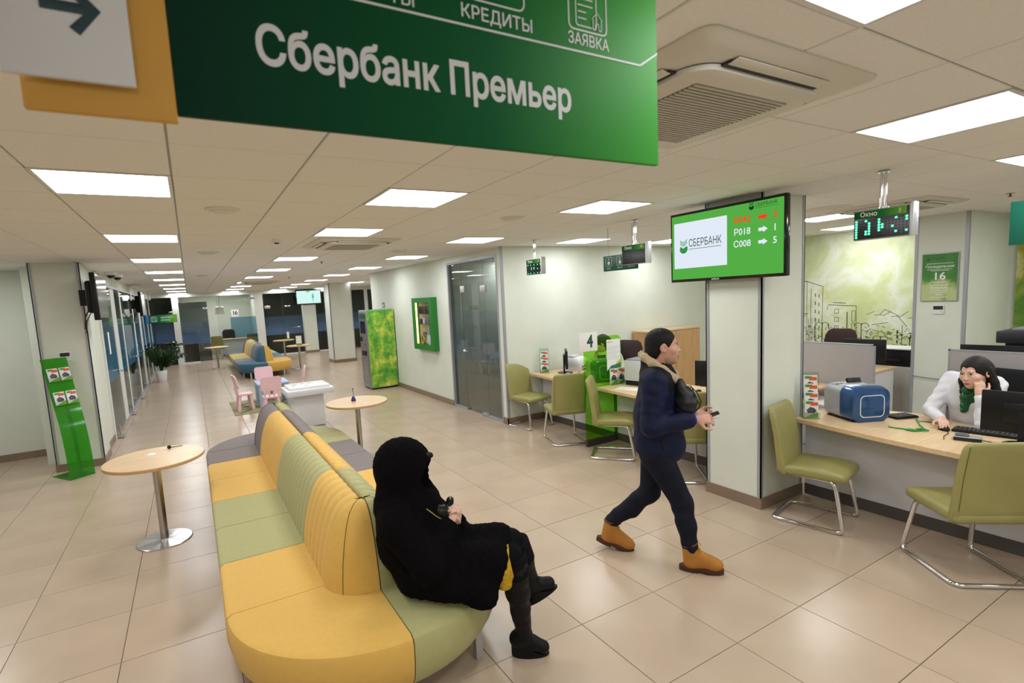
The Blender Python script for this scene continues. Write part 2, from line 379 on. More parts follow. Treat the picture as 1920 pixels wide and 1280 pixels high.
# glass door in the right wall
FILM = '2f6f8f'
GL = glass('smoked_glass', (.70, .72, .71), refl=1.0)
GLF = glass('smoked_glass_film', (.70, .72, .71), film=(.88, 1.75, '5d7d90', .22))
d = thing('door_1', 'dark smoked glass door with side panes and chrome handle', 'door', (4.14, 0, 0)); d['kind'] = 'structure'
fr = MB()
for (y0, y1, z0, z1) in ((8.46, 8.5, 0, 2.6), (6.76, 6.8, 0, 2.6), (6.8, 8.46, 2.56, 2.6), (8.0, 8.46, 0, .035), (6.8, 7.28, 0, .035)): fr.box(-.045, .045, y0, y1, z0, z1)
fr.build('door_frame', ALU, d, smooth=0)
for (y0, y1, z0, z1) in ((8.03, 8.46, .03, 2.56), (6.8, 7.26, .03, 2.56), (7.265, 8.025, .01, 2.56)): MB().box(-.004, .004, y0, y1, z0, z1).build('pane', GLF, d, smooth=0)
h = MB(); h.rbox((-.02, 7.99, 1.06), (.03, .10, .055), .006); h.tube([(-.03, 7.96, 1.06), (-.07, 7.95, 1.06), (-.07, 7.78, 1.065)], .011, bend=.02); h.build('handle', CHROME, d)
for (y, z) in ((7.98, 2.12), (7.27, 2.10)): MB().rbox((-.005, y, z), (.03, .16 if y < 7.5 else .14, .11), .004).build('hinge_plate', mat('satin_plate', (.6, .6, .6), .4, metal=.5), d)
MB().rbox((-.02, 7.36, .03), (.05, .17, .05), .005).build('floor_hinge', ALU, d)
text('МЕСТО ДЛЯ\nПЕРЕГОВОРОВ', .034, TR(-.006, 7.62, 1.79, -PI/2), d, mat('dim_lettering', (.03, .05, .05), .5))
wall('wall_meeting', 'plain walls of the dim room behind the smoked glass door', (6.4, 6.5, 6.75, 10, 0, CZ+.012), (4.22, 6.4, 9.4, 9.5, 0, CZ+.012))
# left glass offices
LF = mat('white_frame', (.74, .76, .72), .45)
GLL = glass('office_glass', (.78, .81, .80), refl=.6, film=(.9, 1.9, '4f8fae', .6))
wn = thing('window_1', 'long glass office partition with blue frosted band along the left walkway', 'window', (-1.235, 0, 0)); wn['kind'] = 'structure'
for (y0, y1) in ((10.02, 10.12), (11.56, 12.10), (12.94, 13.10), (15.4, 15.66), (17.1, 17.6), (18.5, 18.6), (20.1, 20.25), (21.6, 21.75)): MB().box(-.05, .012, y0, y1, 0, 2.53).build('post', LF, wn, smooth=0)
MB().box(-.03, .03, 10.07, 22.95, 2.49, 2.53).build('head_rail', ALU, wn, smooth=0); MB().box(-.03, .03, 11.62, 22.95, 0, .05).build('sill_rail', ALU, wn, smooth=0)
for (y0, y1) in ((10.075, 11.61), (12.025, 12.99), (13.065, 15.49), (15.58, 17.19), (17.56, 18.49), (18.57, 20.09), (20.21, 21.59), (21.71, 22.95)): MB().box(-.005, .005, y0, y1, .05, 2.49).build('pane', GLL, wn, smooth=0)
for y in (11.42, 14.9, 17.05):
    h = MB(); h.rbox((.02, y, 1.0), (.03, .09, .05), .006); h.tube([(.03, y, 1.0), (.07, y-.02, 1.0), (.07, y-.17, 1.0)], .011, bend=.02); h.build('handle', CHROME, wn)
for y in (10.2, 12.4, 14.6, 17.6): 
    h = MB(); h.rbox((.06, y, .02), (.10, .16, .03), .006); h.cyl((.06, y, .03), (.02, y+.25, .16), .008); h.build('door_stop', STEEL, wn)
MB().box(.008, .012, 10.6, 10.75, 1.35, 1.72).build('notice', PAPER, wn, smooth=0)
wall('wall_offices', 'dim inner walls of the offices behind the left glass partition', (-4.6, -4.5, 9.8, 26, 0, CZ+.012), (-4.5, -1.3, 14.2, 14.3, 0, CZ+.012), (-4.5, -1.3, 18.3, 18.4, 0, CZ+.012))
# glass wall at the end of the hall
GLB = glass('end_glass_dark', (.60, .63, .62), refl=.7, film=(.85, 1.62, '6b8aac', .6)); GLC = glass('end_glass_clear', (.93, .95, .94), refl=.5)
GLD = glass('end_glass_door', (.40, .43, .43), refl=.7, film=(.75, 1.62, '6b8aac', .6))
BY = 23.0
wb = thing('window_2', 'glass office fronts with white posts across the end of the hall', 'window', (0, BY, 0)); wb['kind'] = 'structure'
for (x0, x1) in ((-.56, -.34), (2.36, 2.66), (5.62, 5.72), (6.9, 7.05)): MB().box(x0, x1, -.06, .06, 0, 2.57).build('post', LF, wb, smooth=0)
MB().box(-1.3, 8.4, -.06, .06, 2.57, CZ+.012).build('lintel', WALL, wb, smooth=0)
MB().box(-.34, .2, -.05, .05, 0, .06).build('sill', LF, wb, smooth=0); MB().box(2.66, 5.62, -.05, .05, 0, .05).build('sill', LF, wb, smooth=0)
for (x0, x1, m, y) in ((-1.2, -.56, GLB, 0), (.95, 2.36, GLC, 0), (2.66, 3.4, GLB, 0), (3.405, 4.16, GLB, 0), (4.7, 5.62, GLB, 0), (5.72, 6.9, GLB, 0), (7.05, 8.2, GLB, 0)): MB().box(x0, x1, y-.005, y+.005, .05, 2.57).build('pane', m, wb, smooth=0)
MB().box(-.34, .62, -.012, .0, .05, 2.36).build('pane', GLD, wb, smooth=0)
MB().box(1.40, 2.34, -.014, -.008, .85, 1.68).build('frosted_band', glass('frost_blue', (.52, .68, .80), rough=.3, refl=.6), wb, smooth=0)
for (x, z, sx, sz) in ((-.62, 2.02, .12, .06), (.55, 2.1, .16, .07), (2.82, 2.02, .22, .13), (3.6, 2.02, .22, .06), (-.5, 1.05, .16, .06)): MB().rbox((x, -.03, z), (sx, .03, sz), .004).build('hinge_plate', CHROME, wb)
for (x, z) in ((-.72, .88), (3.95, 1.12)):
    h = MB(); h.cyl((x, 0, z), (x, -.06, z), .012); h.tube([(x, -.06, z), (x-.2, -.06, z-.02)], .012); h.rbox((x+.05, -.02, z), (.14, .03, .05), .004); h.build('handle', CHROME, wb)
wall('wall_end', 'inner walls of the offices at the end of the hall', (-4.6, 8.5, 26.4, 26.5, 0, CZ+.012), (-.45, -.35, 23.1, 26.4, 0, CZ+.012), (2.46, 2.56, 23.1, 26.4, 0, CZ+.012), (5.62, 5.72, 23.1, 26.4, 0, CZ+.012), (8.4, 8.5, 12.93, 26.4, 0, CZ+.012), (4.1, 8.5, 12.93, 13.0, 0, CZ+.012))
column('narrow pale column under the far wall screen', 4.17, 4.69, 22.7, 23.1, ())
o = copy_tree(lt0); o.location = (5.9, 9.0, CZ); tag(o, 'added unseen lit panel brightening the room behind the smoked glass door', 'ceiling light')  # extra panel added out of view to brighten the meeting room behind the glass
for x in (.8, 1.7):
    o = copy_tree(lt0); o.location = (x, 24.8, CZ); o['label'] = '%s lit square panel inside office sixteen' % ('lamp side' if x < 1 else 'clock side')
# city mural
def mural_mat(name, s, stops, sc=.55, dist=.4):
    m = bpy.data.materials.new(name); m.use_nodes = True; nt = m.node_tree; N = nt.nodes; L = nt.links; b = N['Principled BSDF']; b.inputs['Roughness'].default_value = .6
    tc = N.new('ShaderNodeTexCoord'); nz = N.new('ShaderNodeTexNoise'); nz.inputs['Scale'].default_value = sc; nz.inputs['Detail'].default_value = 7; nz.inputs['Distortion'].default_value = dist; nz.inputs['Roughness'].default_value = .62
    rp = N.new('ShaderNodeValToRGB'); L.new(tc.outputs['Object'], nz.inputs[0])
    sp = N.new('ShaderNodeSeparateXYZ'); L.new(tc.outputs['Object'], sp.inputs[0])
    ad = N.new('ShaderNodeMath'); ad.operation = 'MULTIPLY_ADD'; ad.inputs[1].default_value = s[0]; ad.inputs[2].default_value = s[1]; L.new(sp.outputs['Z'], ad.inputs[0])
    a2 = N.new('ShaderNodeMath'); a2.operation = 'ADD'; L.new(ad.outputs[0], a2.inputs[0]); L.new(nz.outputs['Fac'], a2.inputs[1]); L.new(a2.outputs[0], rp.inputs[0])
    e = rp.color_ramp.elements; e[0].position = stops[0][0]; e[0].color = (*lin(stops[0][1]), 1); e[1].position = stops[-1][0]; e[1].color = (*lin(stops[-1][1]), 1)
    for p, c in stops[1:-1]: q = e.new(p); q.color = (*lin(c), 1)
    L.new(rp.outputs[0], b.inputs['Base Color']); return m
mu = MB().box(9.385, 9.4, 3.22, 6.6, .1, CZ).build('city_mural', mural_mat('watercolour_sky', (.1, -.12), [(.24, 'c0ca84'), (.34, 'ccd598'), (.42, 'd6deac'), (.49, 'e9eddd'), (.55, 'dce4c2'), (.62, 'cdd8aa'), (.70, 'c6d198')], 1.1), smooth=0)
tag(mu, 'pale green watercolour wall mural of a city skyline drawn in ink', 'mural')
ik = MB(); rr = random.Random(3)
def ln(y0, z0, y1, z1, t=.007):
    dy, dz = y1-y0, z1-z0; L = math.hypot(dy, dz) or 1e-4; ny, nz_ = -dz/L*t/2, dy/L*t/2
    ik.add([(9.384, y0+ny, z0+nz_), (9.384, y1+ny, z1+nz_), (9.384, y1-ny, z1-nz_), (9.384, y0-ny, z0-nz_)], [(0, 1, 2, 3)])
def rect(y0, y1, z0, z1, t=.007):
    ln(y0, z0, y1, z0, t); ln(y1, z0, y1, z1, t); ln(y1, z1, y0, z1, t); ln(y0, z1, y0, z0, t)
ln(5.3, 1.94, 5.12, 1.93, .012); ln(5.12, 1.93, 4.86, 1.83, .01); ln(4.86, 1.83, 4.87, .5); ln(5.12, 1.93, 5.12, .5); ln(5.3, 2.06, 5.3, .5); ln(5.2, 2.1, 5.2, 1.3)
for k in range(7): ln(4.98, 1.72-.14*k, 4.98, 1.66-.14*k, .014); ln(4.92, 1.70-.14*k, 4.92, 1.64-.14*k, .012); ln(5.05, 1.8, 5.06, .6)
ln(5.3, 1.36, 5.1, 1.37, .012); ln(5.3, 1.32, 5.12, 1.33)
ln(4.79, 1.43, 4.77, 1.52); ln(4.77, 1.52, 4.35, 1.50, .01); ln(4.35, 1.50, 4.33, .6); ln(4.70, 1.56, 4.5, 1.545, .01)
for k in range(4): rect(4.61, 4.67, 1.38-.14*k, 1.45-.14*k)
rect(4.36, 4.41, 1.25, 1.42); rect(4.36, 4.41, 1.05, 1.22); ln(4.48, 1.4, 4.48, .8, .014)
for k in range(6): ln(4.2-.11*k, 1.36-.01*k, 4.09-.11*k, 1.37-.01*k if k % 2 else 1.41)
ln(3.95, 1.44, 3.8, 1.36); ln(3.8, 1.36, 3.66, 1.18); ln(3.95, 1.44, 4.02, 1.36)
for k in range(9): ln(3.78, 1.12-.075*k, 3.78, 1.07-.075*k, .02)
ln(3.72, 1.2, 3.72, .6); ln(4.12, 1.12, 3.86, 1.05); ln(4.12, 1.2, 3.9, 1.24)
for y in (4.86, 4.27, 4.0, 3.62):
    ln(y, 1.22 if y > 4.1 else 1.02, y, .5, .012)
    z = 1.22 if y > 4.1 else 1.02
    for sgn in (-1, 1):
        for k in range(5): ln(y+sgn*.10*k/5, z-.02+.025*math.sin(k/5*PI), y+sgn*.10*(k+1)/5, z-.02+.025*math.sin((k+1)/5*PI), .008)
        ln(y+sgn*.1, z-.02, y+sgn*.1, z-.05, .012)
for k in range(420):
    y = rr.uniform(3.25, 5.35); z = .75+rr.random()**1.6*.42; a = rr.uniform(0, 6.3); l = rr.uniform(.015, .06); ln(y, z, y+l*math.cos(a), z+l*math.sin(a), rr.uniform(.005, .011))
for k in range(12):
    y = rr.uniform(4.95, 5.35); ln(y, rr.uniform(.6, 1.0), y, rr.uniform(1.0, 1.3), .006)
ik.build('ink_drawing', mat('mural_ink', '43502a', .7), mu, smooth=0)
m2 = MB().box(9.815, 9.845, .6, 2.62, .7, 2.35).build('green_painting', mural_mat('painted_leaves', (.0, .0), [(.3, '2e6b2a'), (.42, '5c8a35'), (.5, '8a9e3c'), (.58, 'b0ac45'), (.68, 'd8dcb0')], 1.6), smooth=0)
tag(m2, 'green and yellow painted wall panel right of the calendar', 'painting')
# ------------------------------------------------------------------ upholstered island benches
FAB = {'yellow': mat('yellow_fabric', 'dbb056', .8, var=.05, vs=30, bump=.25, bs=700, sheen=.1), 'green': mat('sage_fabric', 'aba873', .8, var=.05, vs=30, bump=.25, bs=700, sheen=.1),
       'grey': mat('taupe_fabric', '7d7270', .8, var=.06, vs=30, bump=.25, bs=700, sheen=.1), 'blue': mat('petrol_fabric', '3f6a80', .8, var=.06, vs=30, bump=.25, bs=700, sheen=.1)}
STITCH = mat('stitching', '6b5a2a', .8)
WPROF = [(.42, .25), (.50, .243), (.60, .226), (.70, .20), (.79, .165), (.845, .13), (.875, .09), (.888, .05), (.882, .02), (.86, .006)]
def bench(label, cx, yn, yf, left, right):
    """left/right: colour, length runs from the near straight start to the far straight end; ends take the first and last colours"""
    R = .69; t = thing('island_bench', label, 'bench', (cx, yn, 0)); L0 = yf-yn
    for s, runs in ((-1, left), (1, right)):
        sec = [(s*.03, .165), (s*.69, .165), (s*.735, .22), (s*.75, .30), (s*.75, .395), (s*.742, .42), (s*.72, .435), (s*.03, .435)]
        y = R
        for col, ln_ in runs:
            for k in range(max(1, round(ln_/.6))):
                l = ln_/max(1, round(ln_/.6))
                rings = [[(x*(1-i)+s*.02*i, yy, z-(.006 if i and z > .3 else 0)) for x, z in sec] for yy, i in ((y+.001, .012), (y+.008, 0), (y+l-.008, 0), (y+l-.001, .012))]
                MB().loft(rings).build('seat', FAB[col], t)
                br = []; yy = y
                ch = round(l/.1)
                for c in range(ch):
                    for fy, ins in ((.02, .010), (.12, .002), (.5, 0), (.88, .002), (.98, .010)):
                        br.append([(s*max(.004, w_-ins*.9), y+(c+fy)*l/ch, z-(ins*.6 if z > .8 else 0)) for z, w_ in WPROF]+[(s*.004, y+(c+fy)*l/ch, .42)])
                MB().loft(br).build('backrest', FAB[col], t, smooth=50)
                y += l
        for yc, d, col in ((R, -1, runs[0][0]), (y, 1, runs[-1][0])):
            rings = []
            for z, f in ((.165, .92), (.19, .945), (.22, .97), (.30, .995), (.395, 1), (.42, .988), (.435, .955)):
                rings.append([(s*.003, yc+d*.002, z)]+[(s*(.003+.745*f*math.cos(a)), yc+d*(.002+R*f*math.sin(a)), z) for a in [PI/2*k/14 for k in range(15)]])
            MB().loft(rings).build('end_seat', FAB[col], t)
            rings = []
            for z, w_ in WPROF[:-1]:
                rings.append([(s*.004, yc+d*.003, z)]+[(s*(.004+w_*math.cos(a)), yc+d*(.003+w_*.88*math.sin(a)), z) for a in [PI/2*k/10 for k in range(11)]])
            eb = MB().loft(rings).build('end_backrest', FAB[col], t)
            MB().tube([(s*(.005+(w_+.0005)*math.cos(.75)), yc+d*(.003+(w_+.0005)*.88*math.sin(.75)), z) for z, w_ in WPROF[:-1]], .0018, 5).build('seam', STITCH, eb)
    for x in (-.6, .6):
        for yy in (R+.05, L0*.5, L0-R-.05): MB().box(x-.02, x+.02, yy-.02, yy+.02, 0, .17).build('leg', mat('grey_leg', (.5, .5, .52), .4, metal=.6), t, smooth=0)
    for yy in (.24, L0-.24):
        for x in (-.45, .45): MB().box(x-.02, x+.02, yy-.02, yy+.02, 0, .17).build('leg', MATS['grey_leg'], t, smooth=0)
    return t
bench('long island bench in yellow, sage and taupe where a person in black fur sits', .75, 2.14, 7.04, [('yellow', .62), ('green', 1.2), ('yellow', 1.2), ('grey', .5)], [('green', .62), ('yellow', 1.2), ('grey', 1.2), ('green', .5)])
bench('far island bench in petrol blue, yellow, sage and taupe past the children table', 1.8, 15.75, 21.3, [('blue', .45), ('grey', 1.05), ('green', 1.05), ('yellow', 1.2), ('blue', .42)], [('yellow', .75), ('grey', .6), ('blue', 1.35), ('green', 1.0), ('yellow', .47)])
# ------------------------------------------------------------------ round bistro tables
DISC = mat('spun_steel', (.62, .62, .62), .25, metal=1.)
def bistro(label, x, y, r=.38, h=.75, group=None):
    t = thing('bistro_table', label, 'table', (x, y, 0), group=group)
    MB().lathe([(r-.004, h-.028), (r, h-.024), (r, h-.004), (r-.003, h)], n=56).build('tabletop', [WOOD], t, smooth=40)
    MB().lathe([(r+.0005, h-.024), (r+.001, h-.02), (r+.001, h-.008), (r+.0005, h-.004)], n=56).build('edge_band', WOODE, t)
    MB().lathe([(.032, .012), (.032, h-.03)], n=20).build('pole', STEEL, t)
    base = MB().lathe([(.215, 0), (.215, .006), (.21, .010), (.05, .014), (.034, .02)], n=48).build('base', DISC, t, smooth=20)
    for k in range(6):
        a = PI*k/6+.2; MB().box(.045, .2, -.003*(1), .003, .0125, .0135, M=Matrix.Rotation(2*a, 4, 'Z')).build('spun_line', mat('spun_bright', (.8, .8, .8), .15, metal=1.), base, smooth=0)
    return t
bistro('round beech bistro table with white lid and pen on top', -.388, 5.22)
bistro('round beech bistro table with purple pen stand, beside the white kiosk', 1.73, 6.42)
bistro('round beech bistro table left of the far petrol blue bench', .69, 19.9)
bistro('round beech bistro table carrying a leaflet holder, nearer the slim column', 2.94, 17.25)
bistro('round beech bistro table carrying a thin card, by the end glass', 3.0, 20.7)
# ------------------------------------------------------------------ visitor chairs
def make_chair():
    t = thing('visitor_chair', '', 'chair')
    def rr2(w_, th, r, n=4): return rrect(w_, th, min(r, th*.49), n)
    rings = []
    for y, w_, z, th in ((-.235, .40, .432, .03), (-.225, .44, .432, .06), (-.10, .455, .436, .07), (.08, .46, .44, .07), (.18, .455, .438, .066), (.225, .44, .434, .056), (.245, .41, .430, .040), (.252, .37, .428, .02)):
        rings.append([(p[0], y, z+p[1]+.012*(abs(p[0])/.23)**2*(1 if p[1] > 0 else 0)) for p in rr2(w_, th, .03)])
    st = MB().loft(rings).build('seat', GREEN, t, smooth=60)
    rings = []
    for z, y, w_, th in ((.392, -.19, .40, .03), (.398, -.20, .44, .055), (.43, -.215, .455, .064), (.50, -.226, .458, .058), (.60, -.238, .458, .054), (.72, -.254, .456, .052), (.83, -.276, .452, .05), (.89, -.290, .446, .047), (.92, -.298, .43, .042), (.935, -.302, .405, .032), (.942, -.304, .37, .016)):
        rings.append([(p[0], y+p[1]+.022*(p[0]/.23)**2, z) for p in rr2(w_, th, .024)])
    bk = MB().loft(rings).build('backrest', GREEN, t, smooth=60)
    for s in (-1, 1):
        MB().tube([(s*.205, y-th/2-.001+.018, z) for z, y, th in ((.40, -.2, .055), (.50, -.226, .058), (.6, -.238, .054), (.72, -.254, .052), (.83, -.276, .05), (.92, -.298, .042))], .0022, 5).build('seam', mat('seam_olive', '5d5f25', .7), bk)
    P = [(-.17, -.12, .402), (-.185, .17, .402), (-.222, .245, .0135), (-.222, -.26, .0135), (.222, -.26, .0135), (.222, .245, .0135), (.185, .17, .402), (.17, -.12, .402)]
    MB().tube(P, .0155, 12, bend=.055, seg=5).build('sled_frame', CHROME, t)
    return t
ch0 = make_chair(); used = [False]
def chair(x, y, fx, fy, label, group=None):
    o = ch0 if not used[0] else copy_tree(ch0); used[0] = True
    o.location = (x, y, 0); o.rotation_euler = (0, 0, face(fx, fy)); o['label'] = label
    if group: o['group'] = group
    elif 'group' in o: del o['group']
    return o
chair(4.33, 6.37, .14, -.99, 'lime green cantilever chair in the corner beside the glass door')
chair(4.23, 5.42, .35, .94, 'lime green cantilever chair pulled up to the desk, between corner chair and green divider')
chair(4.30, 4.55, .66, -.75, 'lime green cantilever chair in front of the green divider numbered 4')
chair(4.32, 3.62, .64, .77, 'lime green cantilever chair at the desk behind the walking person')
chair(4.36, 2.28, .22, -.975, 'lime green cantilever chair against the column with the big screen')
chair(4.35, 1.34, .6, .8, 'lime green cantilever chair in front of the seated clerk in white')
# ------------------------------------------------------------------ teller desks
PANEL = mat('desk_panel', (.70, .71, .74), .5, var=.04, vs=4)
PLINTH = mat('desk_plinth', (.09, .08, .075), .4)
def worktop(pts, z0, z1, par):
    b = MB(); b.loft([[(x, y, z) for x, y in pts] for z in (z0, z1-.004)]+[[(x, y, z1) for x, y in pts]])
    b.build('worktop', [WOOD], par, smooth=40)
def desk(label, pts, front, side=.45):
    t = thing('teller_desk', label, 'desk', (0, 0, 0)); worktop(pts, .718, .752, t)
    x, y0, y1 = front
    MB().box(x, x+.025, y0, y1, .1, .718).build('front_panel', PANEL, t, smooth=0); MB().box(x-.002, x+.02, y0, y1, 0, .1).build('plinth', PLINTH, t, smooth=0)
    for y in (y0, y1-.025): MB().box(x+.025, x+side, y, y+.025, 0, .718).build('side_panel', PANEL, t, smooth=0)
    return t
def curve(P, n=6):
    out = []
    for i in range(len(P)-1):
        p0 = P[max(i-1, 0)]; p1 = P[i]; p2 = P[i+1]; p3 = P[min(i+2, len(P)-1)]
        for k in range(n):
            u = k/n; out.append(tuple(.5*(2*p1[j]+(p2[j]-p0[j])*u+(2*p0[j]-5*p1[j]+4*p2[j]-p3[j])*u*u+(-p0[j]+3*p1[j]-3*p2[j]+p3[j])*u**3) for j in (0, 1)))
    return out+[P[-1]]
desk('curved beech teller desk where the clerk in white sits', curve([(4.61, 2.625), (4.51, 2.15), (4.445, 1.75), (4.405, 1.3), (4.395, .8), (4.40, .2), (4.42, -.4)])+curve([(5.30, -.4), (5.30, .6), (5.29, 1.3), (5.34, 1.68), (5.47, 1.95), (5.40, 2.3), (5.25, 2.625)]), (4.82, -.35, 2.625))
desk('beech teller desk with the small monitor, beside the glass door corner', curve([(4.52, 6.61), (4.46, 5.9), (4.42, 5.4), (4.40, 5.03)])+[(4.99, 5.03), (4.99, 5.80), (5.08, 6.0), (5.25, 6.1), (5.5, 6.12), (5.5, 6.61)], (4.75, 5.03, 6.60), .19)
desk('beech teller desk with the large grey printer behind the walking person', curve([(4.40, 4.985), (4.37, 4.4), (4.34, 3.8), (4.34, 3.2)])+[(5.3, 3.2), (5.3, 4.985)], (4.76, 3.2, 4.98))
# green divider
gd = thing('desk_divider', 'transparent green acrylic desk divider with stepped top', 'divider', (0, 5.0, 0))
GACR = glass('green_acrylic', (.58, .93, .26), rough=.05, refl=.6, body=((.22, .62, .04), .03))
pl = [(4.24, .0), (5.0, .0), (5.0, .70), (4.90, .74), (4.87, .8), (4.87, 1.30)]+[(4.79+.08*math.cos(a), 1.31+.08*math.sin(a)) for a in (0, .4, .8, 1.2, PI/2)]+[(4.46, 1.39), (4.455, 1.225), (4.24, 1.225)]
MB().prism(pl, -.005, .005, axis='y').build('panel', GACR, gd)
MB().box(4.24, 4.75, -.02, .02, 0, .085).build('foot', mat('dark_foot', (.06, .055, .05), .4), gd, smooth=0)
ns = thing('number_sign', 'white square sign with a dark green 4 fixed to the divider', 'sign', (4.31, 4.985, 1.34), math.radians(-3))
MB().rbox((0, 0, 0), (.275, .012, .235), .003).build('plate', PAPER, ns)
text('4', .155, TR(.02, -.007, .0), ns, INK, bold=.045, sx=.85)
def poster(o, w_, h_, y=-.003, lines=True):
    MB().box(-w_/2, w_/2, y, y+.002, -h_/2, h_/2).build('sheet', PAPER, o, smooth=0)
nt_ = thing('paper_notice', 'white printed notice taped on the green divider', 'notice', (4.725, 4.985, 1.14))
poster(nt_, .235, .40)
b = MB()
for k in range(8): b.box(-.10, .10-.03*(k % 3), -.0045, -.0035, .10-.022*k, .103-.022*k)
b.build('print_lines', mat('print_grey', (.35, .37, .36), .7), nt_, smooth=0)
MB().add([(-.117, -.0045, -.2), (.117, -.0045, -.2), (.117, -.0045, -.06), (.03, -.0045, -.13), (-.05, -.0045, -.14)], [(0, 1, 2, 3, 4)]).build('print_wave', mat('print_wave', '3b7a58', .6), nt_, smooth=0)
MB().add([(.117, -.005, -.06), (.117, -.005, -.11), (.04, -.005, -.13), (.05, -.005, -.10)], [(0, 1, 2, 3)]).build('print_sun', mat('print_sun', 'd9c23e', .6), nt_, smooth=0)
text('СБЕРБАНК', .012, TR(-.06, -.0045, .165), nt_, INK)
# ------------------------------------------------------------------ screens
SGREEN = emis('screen_green', (.09, .42, .06), 1.0); SWHITE = emis('screen_white', (.80, .87, .98), .95); SRED = emis('screen_red', (.95, .05, .015), 1.0); SDARK = emis('screen_dark', (.004, .04, .02), 1.)
SPALE = emis('screen_pale', (.62, .9, .85), 1.05); SLIGHT = emis('screen_lime', (.30, .62, .12), 1.)
def logo(par, x, y, z, r, m1, m2):
    a = MB()
    pts = [(x+r*math.cos(q), z-.2*r+r*math.sin(q)) for q in [PI+.25+(PI-.0)*k/14 for k in range(15)]]+[(x+r*.75, z+.28*r), (x-.05*r, z-.18*r), (x-r*.8, z+.28*r)]
    a.prism(pts, y-.0008, y, axis='y'); 
    for k in range(3):
        zz = z+.35*r+.34*r*k
        a.prism([(x-r*.85, zz+.35*r), (x-r*.85, zz+.5*r), (x, zz+.05*r), (x+r*.9, zz+.62*r), (x+r*.9, zz+.48*r), (x, zz-.12*r)], y-.0008, y, axis='y')
    return a.build('logo', m1, par, smooth=0)
tv = thing('queue_screen', 'large black wall screen showing a green queue list on the column', 'screen', (4.05, 2.92, 2.325), -PI/2)
MB().rbox((0, .03, 0), (1.10, .055, .632), .008).build('housing', DKGLOSS, tv)
MB().rbox((0, .085, 0), (.62, .07, .40), .01).build('rear_box', BLACK, tv)
b = MB(); b.box(-.12, .12, .06, .12, -.1, .12); b.build('wall_bracket', BLACK, tv)
MB().box(-.53, .53, .0006, .004, -.29, .292).build('screen', SGREEN, tv, smooth=0)
MB().box(-.505, .045, -.0008, .003, -.19, .225).build('picture', SWHITE, tv, smooth=0)
lg = logo(tv, -.40, -.001, .0, .045, emis('logo_green', (.03, .30, .06), 1), None)
text('СБЕРБАНК', .068, TR(-.175, -.0015, .03), tv, SDARK, sx=.68); MB().box(-.345, -.01, -.0018, -.001, -.022, -.018).build('rule', SDARK, tv, smooth=0)
logo(tv, .265, -.0002, .258, .022, SDARK, None); text('СБЕРБАНК', .03, TR(.39, -.0004, .262), tv, SDARK, sx=.85); MB().box(.295, .49, -.0006, .0002, .238, .240).build('rule', SDARK, tv, smooth=0)
for k, (a, n, m) in enumerate((('Б042', '3', SRED), ('Р018', '1', SWHITE), ('С008', '5', SWHITE))):
    z = .165-.098*k
    text(a, .054, TR(.183, -.0004, z), tv, m, bold=.018, sx=.95); text(n, .054, TR(.462, -.0004, z), tv, m, bold=.018)
    MB().prism([(.325, z-.013), (.365, z-.013), (.365, z-.025), (.402, z), (.365, z+.025), (.365, z+.013), (.325, z+.013)], -.0008, .0002, axis='y').build('arrow', m, tv, smooth=0)
text('SAMSUNG', .012, TR(-.07, .0, -.304), tv, TXTW, bold=.02)
tv2 = thing('wall_screen', 'black wall screen showing a pale turquoise slide on the far column', 'screen', (4.43, 22.62, 2.345))
MB().rbox((0, .03, 0), (1.05, .06, .63), .01).build('housing', DKGLOSS, tv2); MB().box(-.485, .485, -.002, .003, -.265, .265).build('screen', SPALE, tv2, smooth=0)
MB().box(-.10, .06, -.004, -.001, .20, .26).build('green_tab', SLIGHT, tv2, smooth=0); b = MB(); b.box(.13, .21, -.004, -.001, -.05, .08); b.box(.15, .19, -.004, -.001, .09, .14); b.box(.145, .16, -.004, -.001, -.18, -.05); b.box(.18, .195, -.004, -.001, -.18, -.05); b.build('figure', emis('screen_teal', (.12, .45, .40), 1.), tv2, smooth=0)
MB().box(-.2, .2, .06, .1, -.2, .2).build('wall_bracket', BLACK, tv2)
SCROFF = mat('screen_off', (.03, .03, .032), .10)
def side_tv(label, y, ln_, x=-.95):
    t = thing('side_screen', label, 'screen', (x, y, 2.235), PI/2)
    MB().rbox((0, .03, 0), (ln_, .06, .58), .012).build('housing', BLACK, t); MB().box(-ln_/2+.025, ln_/2-.025, -.002, .003, -.265, .265).build('screen', SCROFF, t, smooth=0)
    MB().rbox((0, .10, 0), (ln_*.65, .08, .40), .03).build('rear_box', BLACK, t)
    b = MB(); b.box(.05, .2, .13, .25, -.1, .1); b.box(.0, .3, .12, .14, -.2, .2); b.build('wall_bracket', BLACK, t)
    b = MB(); b.tube([(-.1, .12, -.1), (-.05, .2, -.25), (.05, .23, -.4)], .007, 6); b.tube([(0, .12, -.15), (.02, .2, -.3), (.1, .23, -.45)], .006, 6); b.build('cable', BLACK, t)
    return t
side_tv('switched off black wall screen mounted beside the thermostat pillar', 8.23, .88); side_tv('switched off black wall screen farther along the glass offices', 15.0, .9)
